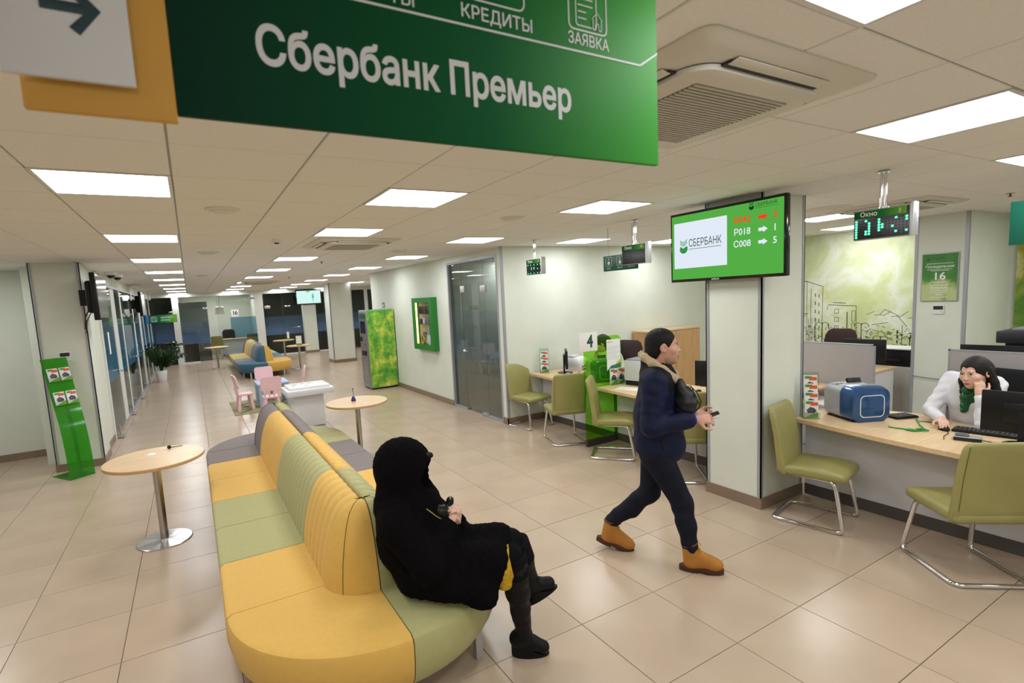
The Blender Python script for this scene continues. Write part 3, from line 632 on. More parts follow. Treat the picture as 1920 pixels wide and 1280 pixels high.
# ------------------------------------------------------------------ hanging direction sign
sg = thing('direction_sign', 'large green hanging sign reading Сбербанк Премьер with a white arrow plate', 'sign', (0, .8, 0))
def grad_mat(name, x0, x1, c0, c1, c2):
    m = bpy.data.materials.new(name); m.use_nodes = True; N = m.node_tree.nodes; L = m.node_tree.links; b = N['Principled BSDF']; b.inputs['Roughness'].default_value = .6; b.inputs['Specular IOR Level'].default_value = .12
    tc = N.new('ShaderNodeTexCoord'); sp = N.new('ShaderNodeSeparateXYZ'); mr = N.new('ShaderNodeMapRange'); mr.inputs[1].default_value = x0; mr.inputs[2].default_value = x1
    rp = N.new('ShaderNodeValToRGB'); e = rp.color_ramp.elements; e[0].color = (*lin(c0), 1); e[1].color = (*lin(c2), 1); q = e.new(.55); q.color = (*lin(c1), 1)
    L.new(tc.outputs['Object'], sp.inputs[0]); L.new(sp.outputs[0], mr.inputs[0]); L.new(mr.outputs[0], rp.inputs[0]); L.new(rp.outputs[0], b.inputs['Base Color']); return m
MB().rbox((.457, .006, 2.418), (.888, .012, .364), .002).build('green_panel', grad_mat('green_print', 0, .9, '032f24', '0b5a32', '3b9a30'), sg)
MB().rbox((-.065, .006, 2.413), (.156, .012, .374), .002).build('ochre_panel', mat('ochre_panel', 'c9973f', .6, var=.06, vs=4), sg)
MB().rbox((-.092, -.012, 2.423), (.127, .008, .33), .002).build('arrow_plate', mat('arrow_plate', (.62, .62, .66), .5), sg)
b = MB(); b.tube([(-.113, -.017, 2.3385), (-.063, -.017, 2.3385)], .0062, 10); b.tube([(-.086, -.017, 2.362), (-.0615, -.017, 2.3385), (-.083, -.017, 2.3125)], .0065, 10); b.v = [(x, -.0166+(y+.017)*.1, z) for x, y, z in b.v]; b.build('arrow', mat('arrow_ink', '0c2f38', .5), sg)
SGT = mat('sign_lettering', (.68, .70, .74), .5)
text('Сбербанк Премьер', .052, TR(.392, -.0006, 2.338), sg, SGT, bold=.034, sx=.82)
text('ЗАЯВКА', .021, TR(.716, -.0006, 2.4505), sg, SGT, bold=.018, sx=.9); text('КРЕДИТЫ', .0215, TR(.513, -.0006, 2.451), sg, SGT, bold=.018, sx=1.0); text('КАРТЫ', .0215, TR(.308, -.0006, 2.447), sg, SGT, bold=.01)
b = MB(); b.box(.02, .851, -.0008, .0, 2.4275, 2.4312); b.prism([(.850, 2.4275), (.8535, 2.429), (.900, 2.458), (.900, 2.462), (.850, 2.4312)], -.0008, 0, axis='y'); b.build('rule', SGT, sg, smooth=0)
def icon(par, x, z, w_, h_, y=-.0006, m=SGT, t=.0032, kind='doc'):
    b = MB(); o = rrect(w_, h_, .012*w_/.095, 4, x, z); i = rrect(w_-2*t, h_-2*t, .009*w_/.095, 4, x, z); n = len(o)
    b.add([(p[0], y, p[1]) for p in o]+[(p[0], y, p[1]) for p in i], [(k, (k+1) % n, n+(k+1) % n, n+k) for k in range(n)])
    s = w_/.095
    if kind == 'doc':
        o2 = rrect(.052*s, .075*s, .006*s, 3, x-.004*s, z); i2 = rrect(.052*s-2*t*.8, .075*s-2*t*.8, .004*s, 3, x-.004*s, z); n = len(o2)
        b.add([(p[0], y, p[1]) for p in o2]+[(p[0], y, p[1]) for p in i2], [(k, (k+1) % n, n+(k+1) % n, n+k) for k in range(n)])
        for k in range(5): b.box(x-.024*s, x+(-.004 if k > 2 else .012)*s, y-.0002, y, z+.022*s-.0115*k*s, z+.0245*s-.0115*k*s)
        hx, hz = x+.022*s, z-.026*s
        for (a0, b0, a1, b1) in ((-.013, .006, 0, .019), (0, .019, .013, .006), (-.010, .006, -.010, -.012), (.010, .006, .010, -.012), (-.010, -.012, -.004, -.012), (.004, -.012, .010, -.012), (-.004, -.012, -.004, -.001), (.004, -.012, .004, -.001), (-.004, -.001, .004, -.001)):
            b.tube([(hx+a0*s, y, hz+b0*s), (hx+a1*s, y, hz+b1*s)], .0011*s, 4)
    elif kind == 'hand':
        b.cyl((x, y, z+.036*s), (x, y, z+.008*s), .0025*s, n=5); b.add([(x-.008*s, y, z+.024*s), (x+.008*s, y, z+.024*s), (x, y, z+.036*s)], [(0, 1, 2)])
        b.prism(rrect(.036*s, .034*s, .01*s, 3, x, z-.016*s), y-.0003, y, axis='y')
        for k in range(3): b.box(x-.016*s, x+.016*s, y-.0002, y, z-.036*s-.001*k, z-.034*s)
    return b.build('icon', m, par, smooth=0)
icon(sg, .715, 2.513, .096, .093); icon(sg, .513, 2.519, .114, .094, kind='box')
MB().box(-.02, .02, .0, .012, 2.6, CZ+.012).build('hanger_rod', ALU, sg); MB().box(.8, .84, .0, .012, 2.6, CZ+.012).build('hanger_rod', ALU, sg)
# ------------------------------------------------------------------ hanging counter displays
LED = emis('led_green', (.10, 1.0, .45), 2.2); LEDO = mat('led_off', (.01, .03, .02), .5); DISPG = grad_mat('display_header', -.17, .17, '12512c', '1f6b32', '6aa332')
DIG = {'3': [(0, k) for k in range(7)]+[(3, 0), (4, 1), (4, 2), (4, 3), (4, 4), (3, 4), (3, 5), (4, 5), (7, 0), (7, 1), (7, 2), (7, 3), (7, 4), (8, 2), (8, 3), (12, 0), (11, 3), (12, 5), (15, 0), (15, 1), (15, 5)],
       '1': [(1, 0), (4, 0), (8, 0), (12, 0), (5, 2), (8, 2), (5, 3), (8, 3), (12, 3), (1, 6), (4, 6), (8, 6), (12, 6), (15, 6), (15, 0)], '4': []}
def okno(num, x, y, label, ytop):
    t = thing('counter_display', label, 'display', (x, y, 0), -PI/2)
    MB().rbox((0, .025, 2.338), (.345, .05, .208), .004).build('housing', ALU, t)
    MB().box(-.166, .166, -.002, .004, 2.24, 2.436).build('screen', DKGLOSS, t, smooth=0)
    MB().box(-.166, .152, -.004, 0, 2.385, 2.436).build('header', DISPG, t, smooth=0)
    MB().rbox((.187, .02, 2.345), (.022, .075, .225), .006).build('side_profile', mat('grey_profile', (.62, .63, .66), .35, metal=.4), t)
    text('Окно', .032, TR(-.075, -.005, 2.411), t, TXTW, bold=.02); text(num, .027, TR(.112, -.005, 2.411), t, TXTW)
    on = MB(); off = MB(); lit = set(DIG[num])
    for i in range(16):
        for j in range(7):
            q = on if (i, j) in lit else off; q.ell((-.152+.0203*i, -.003, 2.366-.0185*j), (.0085, .002, .0085) if (i, j) in lit else (.0042, .001, .0042), 8, 4)
    if on.v: on.build('lit_leds', LED, t)['kind'] = 'stuff'
    off.build('unlit_leds', LEDO, t)['kind'] = 'stuff'
    p = MB()
    for s in (-1, 1): p.cyl((s*.013, .025, 2.44), (s*.013, .025, CZ), .0095, n=12)
    p.lathe([(.035, 0), (.035, .008), (.028, .012)], (0, .025, CZ-.014)); p.lathe([(.034, 0), (.034, .012)], (0, .025, 2.44)); p.build('ceiling_tube', CHROME, t)
    return t
okno('3', 4.30, 1.852, 'hanging counter display reading Окно 3 over the curved desk', 0)
okno('4', 4.20, 4.09, 'hanging counter display reading Окно 4 whose screen is dark', 0)
okno('1', 4.13, 5.84, 'hanging counter display reading Окно 1 near the glass door corner', 0)
def hsign(label, x, y, z0, z1, w_, words):
    t = thing('service_sign', label, 'sign', (x, y, 0), -PI/2); zc = (z0+z1)/2; h_ = z1-z0
    MB().rbox((0, .006, zc), (w_, .012, h_), .002).build('panel', mat('service_green', '0b5a47', .4), t); n = len(words); st = w_/n
    for k, wd in enumerate(words):
        xx = -w_/2+st*(k+.5); icon(t, xx, zc+h_*.12, h_*.56, h_*.60, y=-.0008, m=TXTW, t=h_*.022, kind='hand'); text(wd, h_*.085, TR(xx, -.0008, zc-h_*.33), t, TXTW, bold=.01)
    for s in (-.35, .35): MB().cyl((w_*s, .006, z1), (w_*s, .006, CZ+.005), .003, n=6).build('hanger_wire', ALU, t)
    return t
hsign('dark green hanging sign of three hand icons behind the Окно 4 display', 4.42, 4.52, 2.195, 2.375, .55, ('СНЯТЬ', 'ВНЕСТИ', 'ОПЛАТИТЬ'))
hsign('dark green hanging service sign over the clerk in white', 5.5, 1.13, 2.147, 2.47, .78, ('СНЯТЬ', 'ВНЕСТИ'))
sb = thing('mortgage_sign', 'green hanging sign reading ОФОРМИТЬ ИПОТЕКУ near the potted plant', 'sign', (-.76, 19.0, 1.82))
MB().rbox((.03, .01, 0), (.76, .02, .25), .004).build('panel', grad_mat('mortgage_green', -.3, .4, '0e5c40', '1d7a3c', '6aa838'), sb); MB().rbox((-.40, .01, 0), (.09, .022, .25), .004).build('blue_end', mat('blue_end', '2a7fc0', .4), sb)
icon(sb, -.22, 0, .17, .16, y=-.002, m=TXTW, t=.008, kind='doc'); text('ОФОРМИТЬ', .05, TR(.14, -.002, .04), sb, TXTW, bold=.01, sx=.85); text('ИПОТЕКУ', .05, TR(.105, -.002, -.045), sb, TXTW, bold=.01, sx=.85)
for s in (-.3, .3): MB().cyl((s, .01, .12), (s, .01, CZ-1.815), .004, n=6).build('hanger_wire', ALU, sb)
# ------------------------------------------------------------------ ceiling cassettes, detectors, cameras
ACW = mat('ac_plastic', (.66, .64, .58), .45); ACD = mat('ac_slot', (.02, .02, .02), .6); ACG = mat('ac_grille', (.50, .48, .43), .6)
def cassette(label, x, y, s=.96):
    t = thing('air_conditioner', label, 'air conditioner', (x, y, CZ)); h_ = s/2
    MB().loft([[(p[0]*f, p[1]*f, z) for p in rrect(s, s, .05*f, 5)] for z, f in ((.006, 1), (-.006, 1), (-.012, .985), (-.026, .88))]).build('fascia', ACW, t, smooth=40)
    MB().loft([[(p[0], p[1], z) for p in rrect(w_, w_, .10, 6)] for z, w_ in ((-.03, .74*s), (-.046, .735*s), (-.052, .70*s))]).build('center_panel', ACW, t, smooth=40)
    for k in range(4):
        M = Matrix.Rotation(PI/2*k, 4, 'Z')
        MB().box(-.27*s, .27*s, .365*s, .405*s, -.0355, -.030, M=M).build('air_slot', ACD, t, smooth=0)
        f = MB().rbox((0, 0, 0), (.53*s, .042*s, .004), .0015, M=M @ Matrix.Translation((0, .412*s, -.0335)) @ Matrix.Rotation(.16, 4, 'X')).build('louver', ACW, t)
    MB().box(-.27*s, .27*s, -.27*s, .27*s, -.0535, -.05).build('grille_back', mat('ac_grille_dark', (.12, .11, .10), .7), t, smooth=0)
    for k in range(26): MB().box(-.27*s, .27*s, (-.27+.021*k)*s, (-.27+.021*k+.012)*s, -.0575, -.0525).build('grille_slat', ACG, t, smooth=0)
    return t
cassette('ceiling cassette air conditioner beside the hanging green direction sign', 1.81, 1.475)
cassette('ceiling cassette air conditioner in the sofa light row', 1.77, 6.25)
cassette('ceiling cassette air conditioner over the staff area behind Окно 3 display', 6.65, 2.75)
cassette('ceiling cassette air conditioner far along the hall', 1.77, 15.4)
def detector(label, x, y, r=.11, group=None):
    t = thing('ceiling_speaker', label, 'speaker', (x, y, CZ), group=group)
    MB().lathe([(r, .004), (r, -.006), (r*.9, -.012), (r*.72, -.014)], n=32).build('rim', mat('speaker_white', (.72, .70, .66), .5), t); MB().lathe([(r*.72, -.006), (r*.70, -.020), (r*.55, -.026), (0.01, -.028)], n=32).build('cap', MATS['speaker_white'], t)
for (x, y, r, lb) in ((.281, 4.20, .115, 'round white ceiling speaker between light rows near the direction sign'), (.276, 7.28, .12, 'round white ceiling speaker above the taupe bench end'), (2.743, 4.188, .12, 'round white ceiling speaker above the walkway to the column'), (5.96, 3.06, .22, 'large round white ceiling speaker behind the column screen'), (2.735, 7.21, .12, 'round white ceiling speaker by the glass door wall'), (.3, 11.9, .12, 'round white ceiling speaker far along the left walkway')): detector(lb, x, y, r)
sd = thing('smoke_detector', 'small white smoke detector left of the ceiling cassette in the sofa row', 'detector', (.887, 5.962, CZ)); MB().lathe([(.05, .004), (.05, -.012), (.042, -.03), (.025, -.036)], n=20).build('body', WHITE, sd); MB().lathe([(.03, -.036), (.02, -.045)], n=16).build('sensor', ACD, sd)
for (x, y, lb) in ((7.1, 1.97, 'tiny sprinkler fitting in the ceiling above the calendar'), (2.0, 8.9, 'tiny sprinkler fitting in the ceiling past the cassette'), (2.2, 13.4, 'tiny sprinkler fitting in the ceiling above the far bench')):
    t = thing('sprinkler', lb, 'sprinkler', (x, y, CZ)); MB().lathe([(.035, 0), (.035, -.004)], n=16).build('rosette', ALU, t); b = MB(); b.cyl((0, 0, 0), (0, 0, -.03), .008, n=8); b.lathe([(.018, -.034), (.018, -.03)], n=10); b.build('head', mat('brass_dark', (.12, .09, .05), .4, metal=.8), t)
for (x, y, lb) in ((-1.05, 10.35, 'white dome security camera nearer the thermostat pillar'), (-1.02, 10.95, 'white dome security camera farther along the glass offices')):
    t = thing('dome_camera', lb, 'camera', (x, y, CZ)); MB().lathe([(.085, .005), (.085, -.04), (.075, -.055)], n=24).build('body', WHITE, t); MB().ell((0, 0, -.05), (.06, .06, .055), 18, 10).build('dome', DKGLOSS, t)
# ------------------------------------------------------------------ cash machine, display case, kiosk
at = thing('cash_machine', 'tall cash machine whose side shows a green and yellow leaf print', 'cash machine', (3.44, 11.39, 0))
MB().rbox((.32, .31, .92), (.64, .62, 1.78), .015).build('body', mat('atm_grey', (.30, .30, .31), .4, metal=.3), at)
MB().box(.02, .62, .03, .59, 0, .05).build('plinth', BLACK, at, smooth=0)
LEAF = mural_mat('leaf_print', (.0, .0), [(.30, '3a7f2a'), (.43, '57a033'), (.51, '84b83a'), (.57, 'aec546'), (.63, 'd0d552'), (.69, 'dfe8b4'), (.78, '7ab04a')], 4.2, .2)
lp = MB().box(.005, .635, -.006, .002, .045, 1.80).build('printed_side', LEAF, at, smooth=0)
b = MB(); rr = random.Random(5); P = [(.42, 1.80), (.44, 1.65), (.50, 1.5), (.52, 1.35), (.57, 1.18)]
b.tube([(x, -.007, z) for x, z in P], .004, 5)
for k in range(10):
    i = rr.randrange(1, 4); x, z = P[i]; dx = rr.choice((-1, 1))*rr.uniform(.05, .13); b.tube([(x, -.007, z), (x+dx, -.007, z-rr.uniform(.02, .15))], .0022, 4)
b.v = [(x, -.0062+(y+.007)*.05, z) for x, y, z in b.v]; b.build('printed_branch', mat('branch_ink', '2a3f14', .7), lp)
f = MB(); f.box(-.012, 0, .04, .58, .1, 1.76); f.build('front_panel', mat('atm_front', (.22, .22, .23), .35, metal=.3), at, smooth=0)
MB().box(-.02, -.01, .14, .48, 1.28, 1.56).build('screen', DKGLOSS, at, smooth=0); MB().box(-.022, -.01, .1, .5, 1.62, 1.72).build('header', BGREEN, at, smooth=0)
MB().box(-.05, -.01, .16, .38, 1.02, 1.10).build('keypad', STEEL, at, smooth=0); MB().box(-.03, -.01, .42, .52, 1.1, 1.2).build('card_slot', BLACK, at, smooth=0); MB().box(-.03, -.01, .15, .45, .78, .88).build('cash_slot', BLACK, at, smooth=0); MB().box(-.016, -.01, .12, .5, .3, .7).build('safe_door', mat('atm_door', (.26, .26, .27), .4, metal=.3), at, smooth=0)
dc = thing('display_case', 'green framed wall display case with warm lit shelves', 'display case', (3.98, 9.5, 1.5), -PI/2)
DCG = mat('case_green', '1f7a26', .4)
Wd, Hd = .98, 1.03
for (x0, x1, z0, z1) in ((-Wd/2, -Wd/2+.13, -Hd/2, Hd/2), (Wd/2-.13, Wd/2, -Hd/2, Hd/2), (-Wd/2+.13, Wd/2-.13, Hd/2-.095, Hd/2), (-Wd/2+.13, Wd/2-.13, -Hd/2, -Hd/2+.11)): MB().box(x0, x1, 0, .12, z0, z1).build('frame', DCG, dc, smooth=0)
MB().box(-.36, .36, .10, .12, -.42, .42).build('back_panel', mat('case_back', (.55, .45, .30), .6), dc, smooth=0)
MB().box(-.355, -.335, .02, .05, -.40, .42).build('light_strip', emis('warm_strip', (1., .72, .28), 4.), dc, smooth=0)
for z in (-.2, .0, .2): MB().box(-.355, .355, .015, .1, z-.004, z).build('glass_shelf', glass('shelf_glass', (.8, .85, .8), refl=.6), dc, smooth=0)
MB().box(-.36, .36, .004, .008, -.405, .42).build('pane', GLC, dc, smooth=0)
def souvenir(x, z, build, label, m):
    o = build().build('souvenir', m); o.location = (4.035, 9.5-x, 1.5+z); o.rotation_euler = (0, 0, -PI/2); tag(o, label, 'souvenir', 'souvenirs in the display case')
FIG = mat('souvenir_brown', '6b4a33', .5, var=.3, vs=30)
for k, x in enumerate((-.2, -.05, .1, .24)): souvenir(x, .2, lambda: MB().lathe([(.03, 0), (.035, .02), (.03, .05), (.045, .09), (.03, .13), (.01, .15)], n=12), 'small brown figurine on the top shelf of the display case', FIG)
souvenir(-.18, .0, lambda: MB().rbox((0, 0, .05), (.12, .03, .10), .004), 'navy box on the middle shelf of the display case', mat('navy_box', '1d3d57', .5)); souvenir(-.03, .0, lambda: MB().rbox((0, 0, .06), (.07, .03, .12), .004), 'white card pack on the middle shelf of the display case', WHITE); souvenir(.2, .0, lambda: MB().rbox((0, 0, .07), (.11, .03, .14), .004), 'grey gift box on the middle shelf of the display case', mat('gift_grey', '77787a', .5))
souvenir(-.05, -.2, lambda: MB().lathe([(.08, 0), (.09, .02), (.06, .035), (.01, .04)], n=16), 'silver dish on the lower shelf of the display case', STEEL); souvenir(.2, -.2, lambda: MB().rbox((0, 0, .06), (.08, .03, .12), .004), 'pale gift box on the lower shelf of the display case', mat('gift_pale', 'a9adab', .5))
souvenir(-.12, -.405, lambda: MB().tube([(.07*math.cos(a), 0, .085+.08*math.sin(a)) for a in [2*PI*k/16 for k in range(16)]], .018, 8, closed=True), 'golden ring ornament on the floor of the display case', mat('gold', (.8, .5, .12), .3, metal=.8)); souvenir(.16, -.405, lambda: MB().rbox((0, 0, .11), (.24, .02, .22), .004, M=Matrix.Rotation(.35, 4, 'Y')), 'white certificate leaning on the floor of the display case', PAPER)
ex = thing('exit_sign', 'tiny green exit pictogram on the wall above the cash machine', 'sign', (4.095, 12.1, 1.9), -PI/2); MB().box(-.07, .07, -.004, .004, -.06, .06).build('plate', mat('exit_green', '137a4a', .5), ex, smooth=0); b = MB(); b.box(-.04, .0, -.006, -.004, -.04, .01); b.box(.015, .045, -.006, -.004, -.04, .04); b.lathe([(.012, 0), (.012, .001)], (-.02, -.006, .025), n=8); b.build('pictogram', TXTW, ex, smooth=0)
ki = thing('game_kiosk', 'white touch table kiosk for children with overhanging top', 'kiosk', (1.565, 8.8, 0))
KW = mat('kiosk_white', (.76, .78, .82), .35)
MB().rbox((0, .1, .28), (.47, .40, .54), .006).build('pedestal', KW, ki); MB().rbox((0, .1, .015), (.42, .36, .03), .004).build('plinth', BLACK, ki); MB().rbox((0, 0, .61), (.73, .68, .09), .008).build('table_slab', KW, ki); MB().rbox((0, .01, .675), (.63, .55, .045), .008).build('touch_top', mat('touch_white', (.86, .87, .88), .3), ki)
b = MB(); rr = random.Random(8)
for k in range(26):
    x = rr.uniform(-.26, .26); y = rr.uniform(-.22, .22); b.box(x, x+rr.uniform(.01, .07), y, y+rr.uniform(.004, .02), .6975, .6985)
pr_ = b.build('printed_game', mat('game_ink', (.06, .08, .08), .6), ki, smooth=0); pr_['kind'] = 'stuff'
# ------------------------------------------------------------------ children corner
PINK = mat('pink_plastic', 'f6cbd1', .4, var=.04, vs=5); SKY = mat('sky_plastic', 'a9c0dc', .4, var=.04, vs=5)
rg = thing('play_rug', 'olive road map play rug under the pink chairs', 'rug', (1.25, 11.45, 0)); MB().rbox((0, 0, .004), (1.4, 1.65, .008), .003).build('pile', mat('rug_olive', 'a39c78', .95, col2='85805f', vs=6), rg)
b = MB()
for pts in ([(-.6, -.7), (-.3, -.2), (-.5, .3), (.1, .6), (.6, .7)], [(-.6, .1), (0, -.3), (.6, -.2)], [(0, -.75), (.2, -.1), (.5, .5)]): b.tube([(x, y, .0082) for x, y in curve(pts, 5)], .03, 6)
b.v = [(x, y, .0082+(z-.0082)*.03) for x, y, z in b.v]; b.build('printed_roads', mat('rug_roads', '4f5238', .95), rg)
kt = thing('children_table', 'pale blue plastic children table between pink chairs', 'table', (1.33, 11.4, .008)); MB().rbox((0, 0, .455), (.60, .76, .04), .012).build('tabletop', SKY, kt)
for x in (-.24, .24):
    for y in (-.32, .32): MB().cyl((x*1.08, y*1.06, 0), (x, y, .45), .032, .048, 14).build('leg', SKY, kt)
b = MB(); b.box(-.2, .05, -.15, .1, .4755, .477); b.build('printed_patch', mat('table_print', '5f93a8', .5), kt, smooth=0)
def kid_chair():
    t = thing('children_chair', '', 'chair')
    rings = []
    MB().rbox((0, .0, .305), (.29, .28, .035), .012).build('seat', PINK, t)
    for x in (-.11, .11):
        MB().cyl((x*1.25, .12, 0), (x*.95, .09, .30), .034, .026, 12).build('leg', PINK, t); MB().cyl((x*1.25, -.14, 0), (x*.95, -.10, .30), .034, .026, 12).build('leg', PINK, t)
    b = MB(); pts = rrect(.37, .27, .055, 5, 0, .565); b.loft([[(p[0], -.135-(p[1]-.3)*.18+yy+.03*(p[0]/.17)**2, p[1]) for p in pts] for yy in (-.012, .012)]); b.build('backrest', PINK, t, smooth=50)
    for x in (-.12, -.04, .04, .12): MB().tube([(x, -.125, .31), (x*1.05, -.155, .45)], .015, 8).build('back_spindle', PINK, t)
    return t
kc = kid_chair()
for i, (x, y, fx, fy, lb) in enumerate(((.79, 11.2, 1, .1, 'pink plastic children chair on the rug edge turned sideways to the blue table'), (1.19, 10.45, -.02, 1, 'pink plastic children chair with its back towards the long bench'), (1.28, 12.0, .0, -1, 'pink plastic children chair facing across the blue table from the far side'), (1.86, 11.55, -1, .1, 'pink plastic children chair beside the white kiosk'))):
    o = kc if i == 0 else copy_tree(kc); o.location = (x, y, .008 if i != 3 else .008); o.rotation_euler = (0, 0, face(fx, fy)); o['label'] = lb
# ------------------------------------------------------------------ brochure stand, plant, thermostats
BROC = []
def brochure_mesh(w_=.105, h_=.15, d=.012):
    return w_, h_, d
BW = mat('brochure_white', (.80, .80, .82), .4); BO = mat('brochure_orange', 'd8602f', .5); BG = mat('brochure_green', '7fae3a', .5); BP = mat('brochure_photo', '6c5e6a', .5, col2='2c3150', vs=40); BT = mat('brochure_title', '4f8f2c', .5)
def brochure(M, w_, h_, label, group, d=.012):
    """leaflet standing in the XZ plane of M, front facing -Y"""
    t = thing('brochure', label, 'brochure', group=group); t.matrix_world = M
    MB().box(-w_/2, w_/2, 0, d, 0, h_).build('cover', BW, t, smooth=0)
    MB().box(-w_*.1, w_*.46, -.0012, 0, h_*.70, h_*.90).build('orange_title', BO, t, smooth=0); MB().box(-w_*.42, w_*.1, -.0009, 0, h_*.80, h_*.95).build('green_title', BT, t, smooth=0)
    MB().prism([(-w_*.3, h_*.26), (-w_*.36, h_*.45), (-w_*.1, h_*.62), (w_*.2, h_*.56), (w_*.38, h_*.38), (w_*.2, h_*.25)], -.0012, 0, axis='y').build('cover_photo', BP, t, smooth=0)
    MB().add([(-w_*.48, -.001, 0), (w_*.48, -.001, 0), (w_*.48, -.001, h_*.33), (-w_*.1, -.001, h_*.14)], [(0, 1, 2, 3)]).build('green_swoosh', BG, t, smooth=0)
    return t
bs_ = thing('brochure_stand', 'leaning curved green acrylic brochure stand by the pillar', 'brochure stand', (-1.368, 7.995, 0), face(.57, -.82)-PI)
GAC2 = glass('green_acrylic_stand', (.32, .80, .22), rough=.08, refl=.8, body=((.09, .46, .05), .45))
# local: x along the panel, +y backwards
prof = [(.0, 0.0), (.006, .1), (.018, .3), (.04, .5), (.075, .7), (.12, .87), (.16, 1.0), (.215, 1.2), (.27, 1.40), (.298, 1.5)]
ring = [[(x, y+dy, z) for x, dy in ((-.14, 0), (.14, 0), (.14, .006), (-.14, .006))] for y, z in prof]
MB().loft(ring).build('curved_panel', GAC2, bs_, smooth=60)
MB().box(-.14, .14, 0, .42, 0, .008).build('base_plate', GAC2, bs_, smooth=0)
ring = [[(x, y+dy, z) for x, dy in ((-.012, .006), (.012, .006), (.012, .05), (-.012, .05))] for y, z in prof[:6]]
MB().loft(ring).build('rear_rib', GAC2, bs_, smooth=60)
lean = math.atan2(.055, .2)
for z, y in ((1.22, .207), (.93, .128)):
    MB().box(-.13, .13, y-.03, y-.026, z-.02, z+.05).build('holder_lip', glass('clear_acrylic', (.9, .95, .9), refl=.7), bs_, smooth=0)
    for x in (-.063, .067):
        M = Matrix.Translation((-1.368, 7.995, 0)) @ Matrix.Rotation(bs_.rotation_euler.z, 4, 'Z') @ Matrix.Translation((x, y-.017, z)) @ Matrix.Rotation(-lean, 4, 'X')
        brochure(M, .112, .165, 'white and orange brochure on the %s row of the leaning green stand' % ('upper' if z > 1 else 'lower'), '%s brochures on the leaning green stand' % ('upper' if z > 1 else 'lower'))
pt = thing('potted_plant', 'dark green leafy potted plant in a white pot by the glass offices', 'plant', (-.89, 17.8, 0))
MB().lathe([(.11, 0), (.115, .01), (.15, .32), (.145, .33), (.135, .32), (.13, .28), (.01, .28)], n=24).build('pot', WHITE, pt); MB().lathe([(.128, .27), (.128, .285), (.01, .288)], n=16).build('soil', mat('soil', '2c2119', .95), pt)
rr = random.Random(11); LEAFM = mat('plant_leaf', '24401c', .35, var=.4, vs=6)
for k in range(17):
    a = 2*PI*k/8.5+rr.uniform(-.2, .2); r1 = rr.uniform(.12, .62); hh = rr.uniform(.45, .85)
    S = [(.05*math.cos(a)*q+math.cos(a)*r1*q**1.6, .05*math.sin(a)*q+math.sin(a)*r1*q**1.6, .28+hh*(q**.9)) for q in (0, .25, .5, .75, 1)]
    st = MB().tube(S, [.014, .013, .011, .008, .004], 6).build('stem', LEAFM, pt)
    lv = MB()
    for q in range(12):
        u = .25+.75*q/12; i = min(3, int(u*4)); f_ = u*4-i; p = Vector(S[i]).lerp(Vector(S[i+1]), f_); dirv = (Vector(S[i+1])-Vector(S[i])).normalized()
        sd_ = dirv.cross(Vector((math.sin(a), -math.cos(a), 0.3))).normalized()*(1 if q % 2 else -1); tip = p+(sd_*.8+dirv*.6+Vector((0, 0, -.1))).normalized()*rr.uniform(.14, .2); mid = (p+tip)/2; wv = dirv.cross(sd_).normalized(); wid = (tip-p).cross(wv).normalized()*.038
        lv.add([p, mid+wid+wv*.006, tip, mid-wid+wv*.006, mid-wv*.006], [(0, 4, 1), (1, 4, 2), (2, 4, 3), (3, 4, 0), (0, 1, 3), (1, 2, 3)])
    lf = lv.build('leaves', LEAFM, st); lf['kind'] = 'stuff'
def thermostat(label, x, y, z, rz):
    t = thing('thermostat', label, 'thermostat', (x, y, z), rz); MB().rbox((0, .008, 0), (.115, .016, .115), .004).build('body', WHITE, t); MB().box(-.05, .05, -.0015, .001, .0, .048).build('display', mat('lcd_dark', (.02, .025, .03), .3), t, smooth=0); MB().box(.02, .045, -.0015, .001, -.03, -.02).build('button', mat('button_grey', (.5, .5, .5), .5), t, smooth=0)
thermostat('white thermostat on the pillar behind the green brochure stand', -1.455, 8.445, 1.5, 0); thermostat('white thermostat under the calendar poster', 8.413, 2.955, 1.49, -PI/2)
ca = thing('calendar_poster', 'green calendar poster showing 16 Февраль 2015', 'calendar', (8.415, 2.955, 1.905), -PI/2)
MB().rbox((0, .004, 0), (.38, .016, .615), .003).build('frame', ALU, ca); MB().box(-.18, .18, -.006, -.003, -.298, .298).build('sheet', mural_mat('calendar_green', (-.35, .1), [(.3, '8aa83a'), (.42, '3f7f2f'), (.5, '3a7a30'), (.6, '4a8a36'), (.7, 'b7c48a')], 2.), ca, smooth=0)
text('Понедельник', .035, TR(0, -.0065, .135), ca, TXTW, bold=.01, sx=.95); [text(g, .095, TR(dx, -.0065, .01), ca, TXTW, name='digit', bold=.025, sx=1.05) for g, dx in (('1', -.035), ('6', .033))]; text('Февраль', .032, TR(0, -.0065, -.135), ca, TXTW, bold=.01); text('2015', .026, TR(0, -.0065, -.22), ca, TXTW, bold=.01)
b = MB()
for z, w_ in ((.175, .27), (.1, .26), (.085, .18), (-.062, .18), (-.1, .18), (-.168, .18), (-.19, .18), (-.255, .18)): b.box(-w_/2, w_/2, -.0068, -.006, z-.0025, z+.0025)
b.build('rules', TXTW, ca, smooth=0); text('СБЕРБАНК', .02, TR(-.03, -.0065, .235), ca, INK); logo(ca, -.12, -.0062, .232, .014, INK, None)
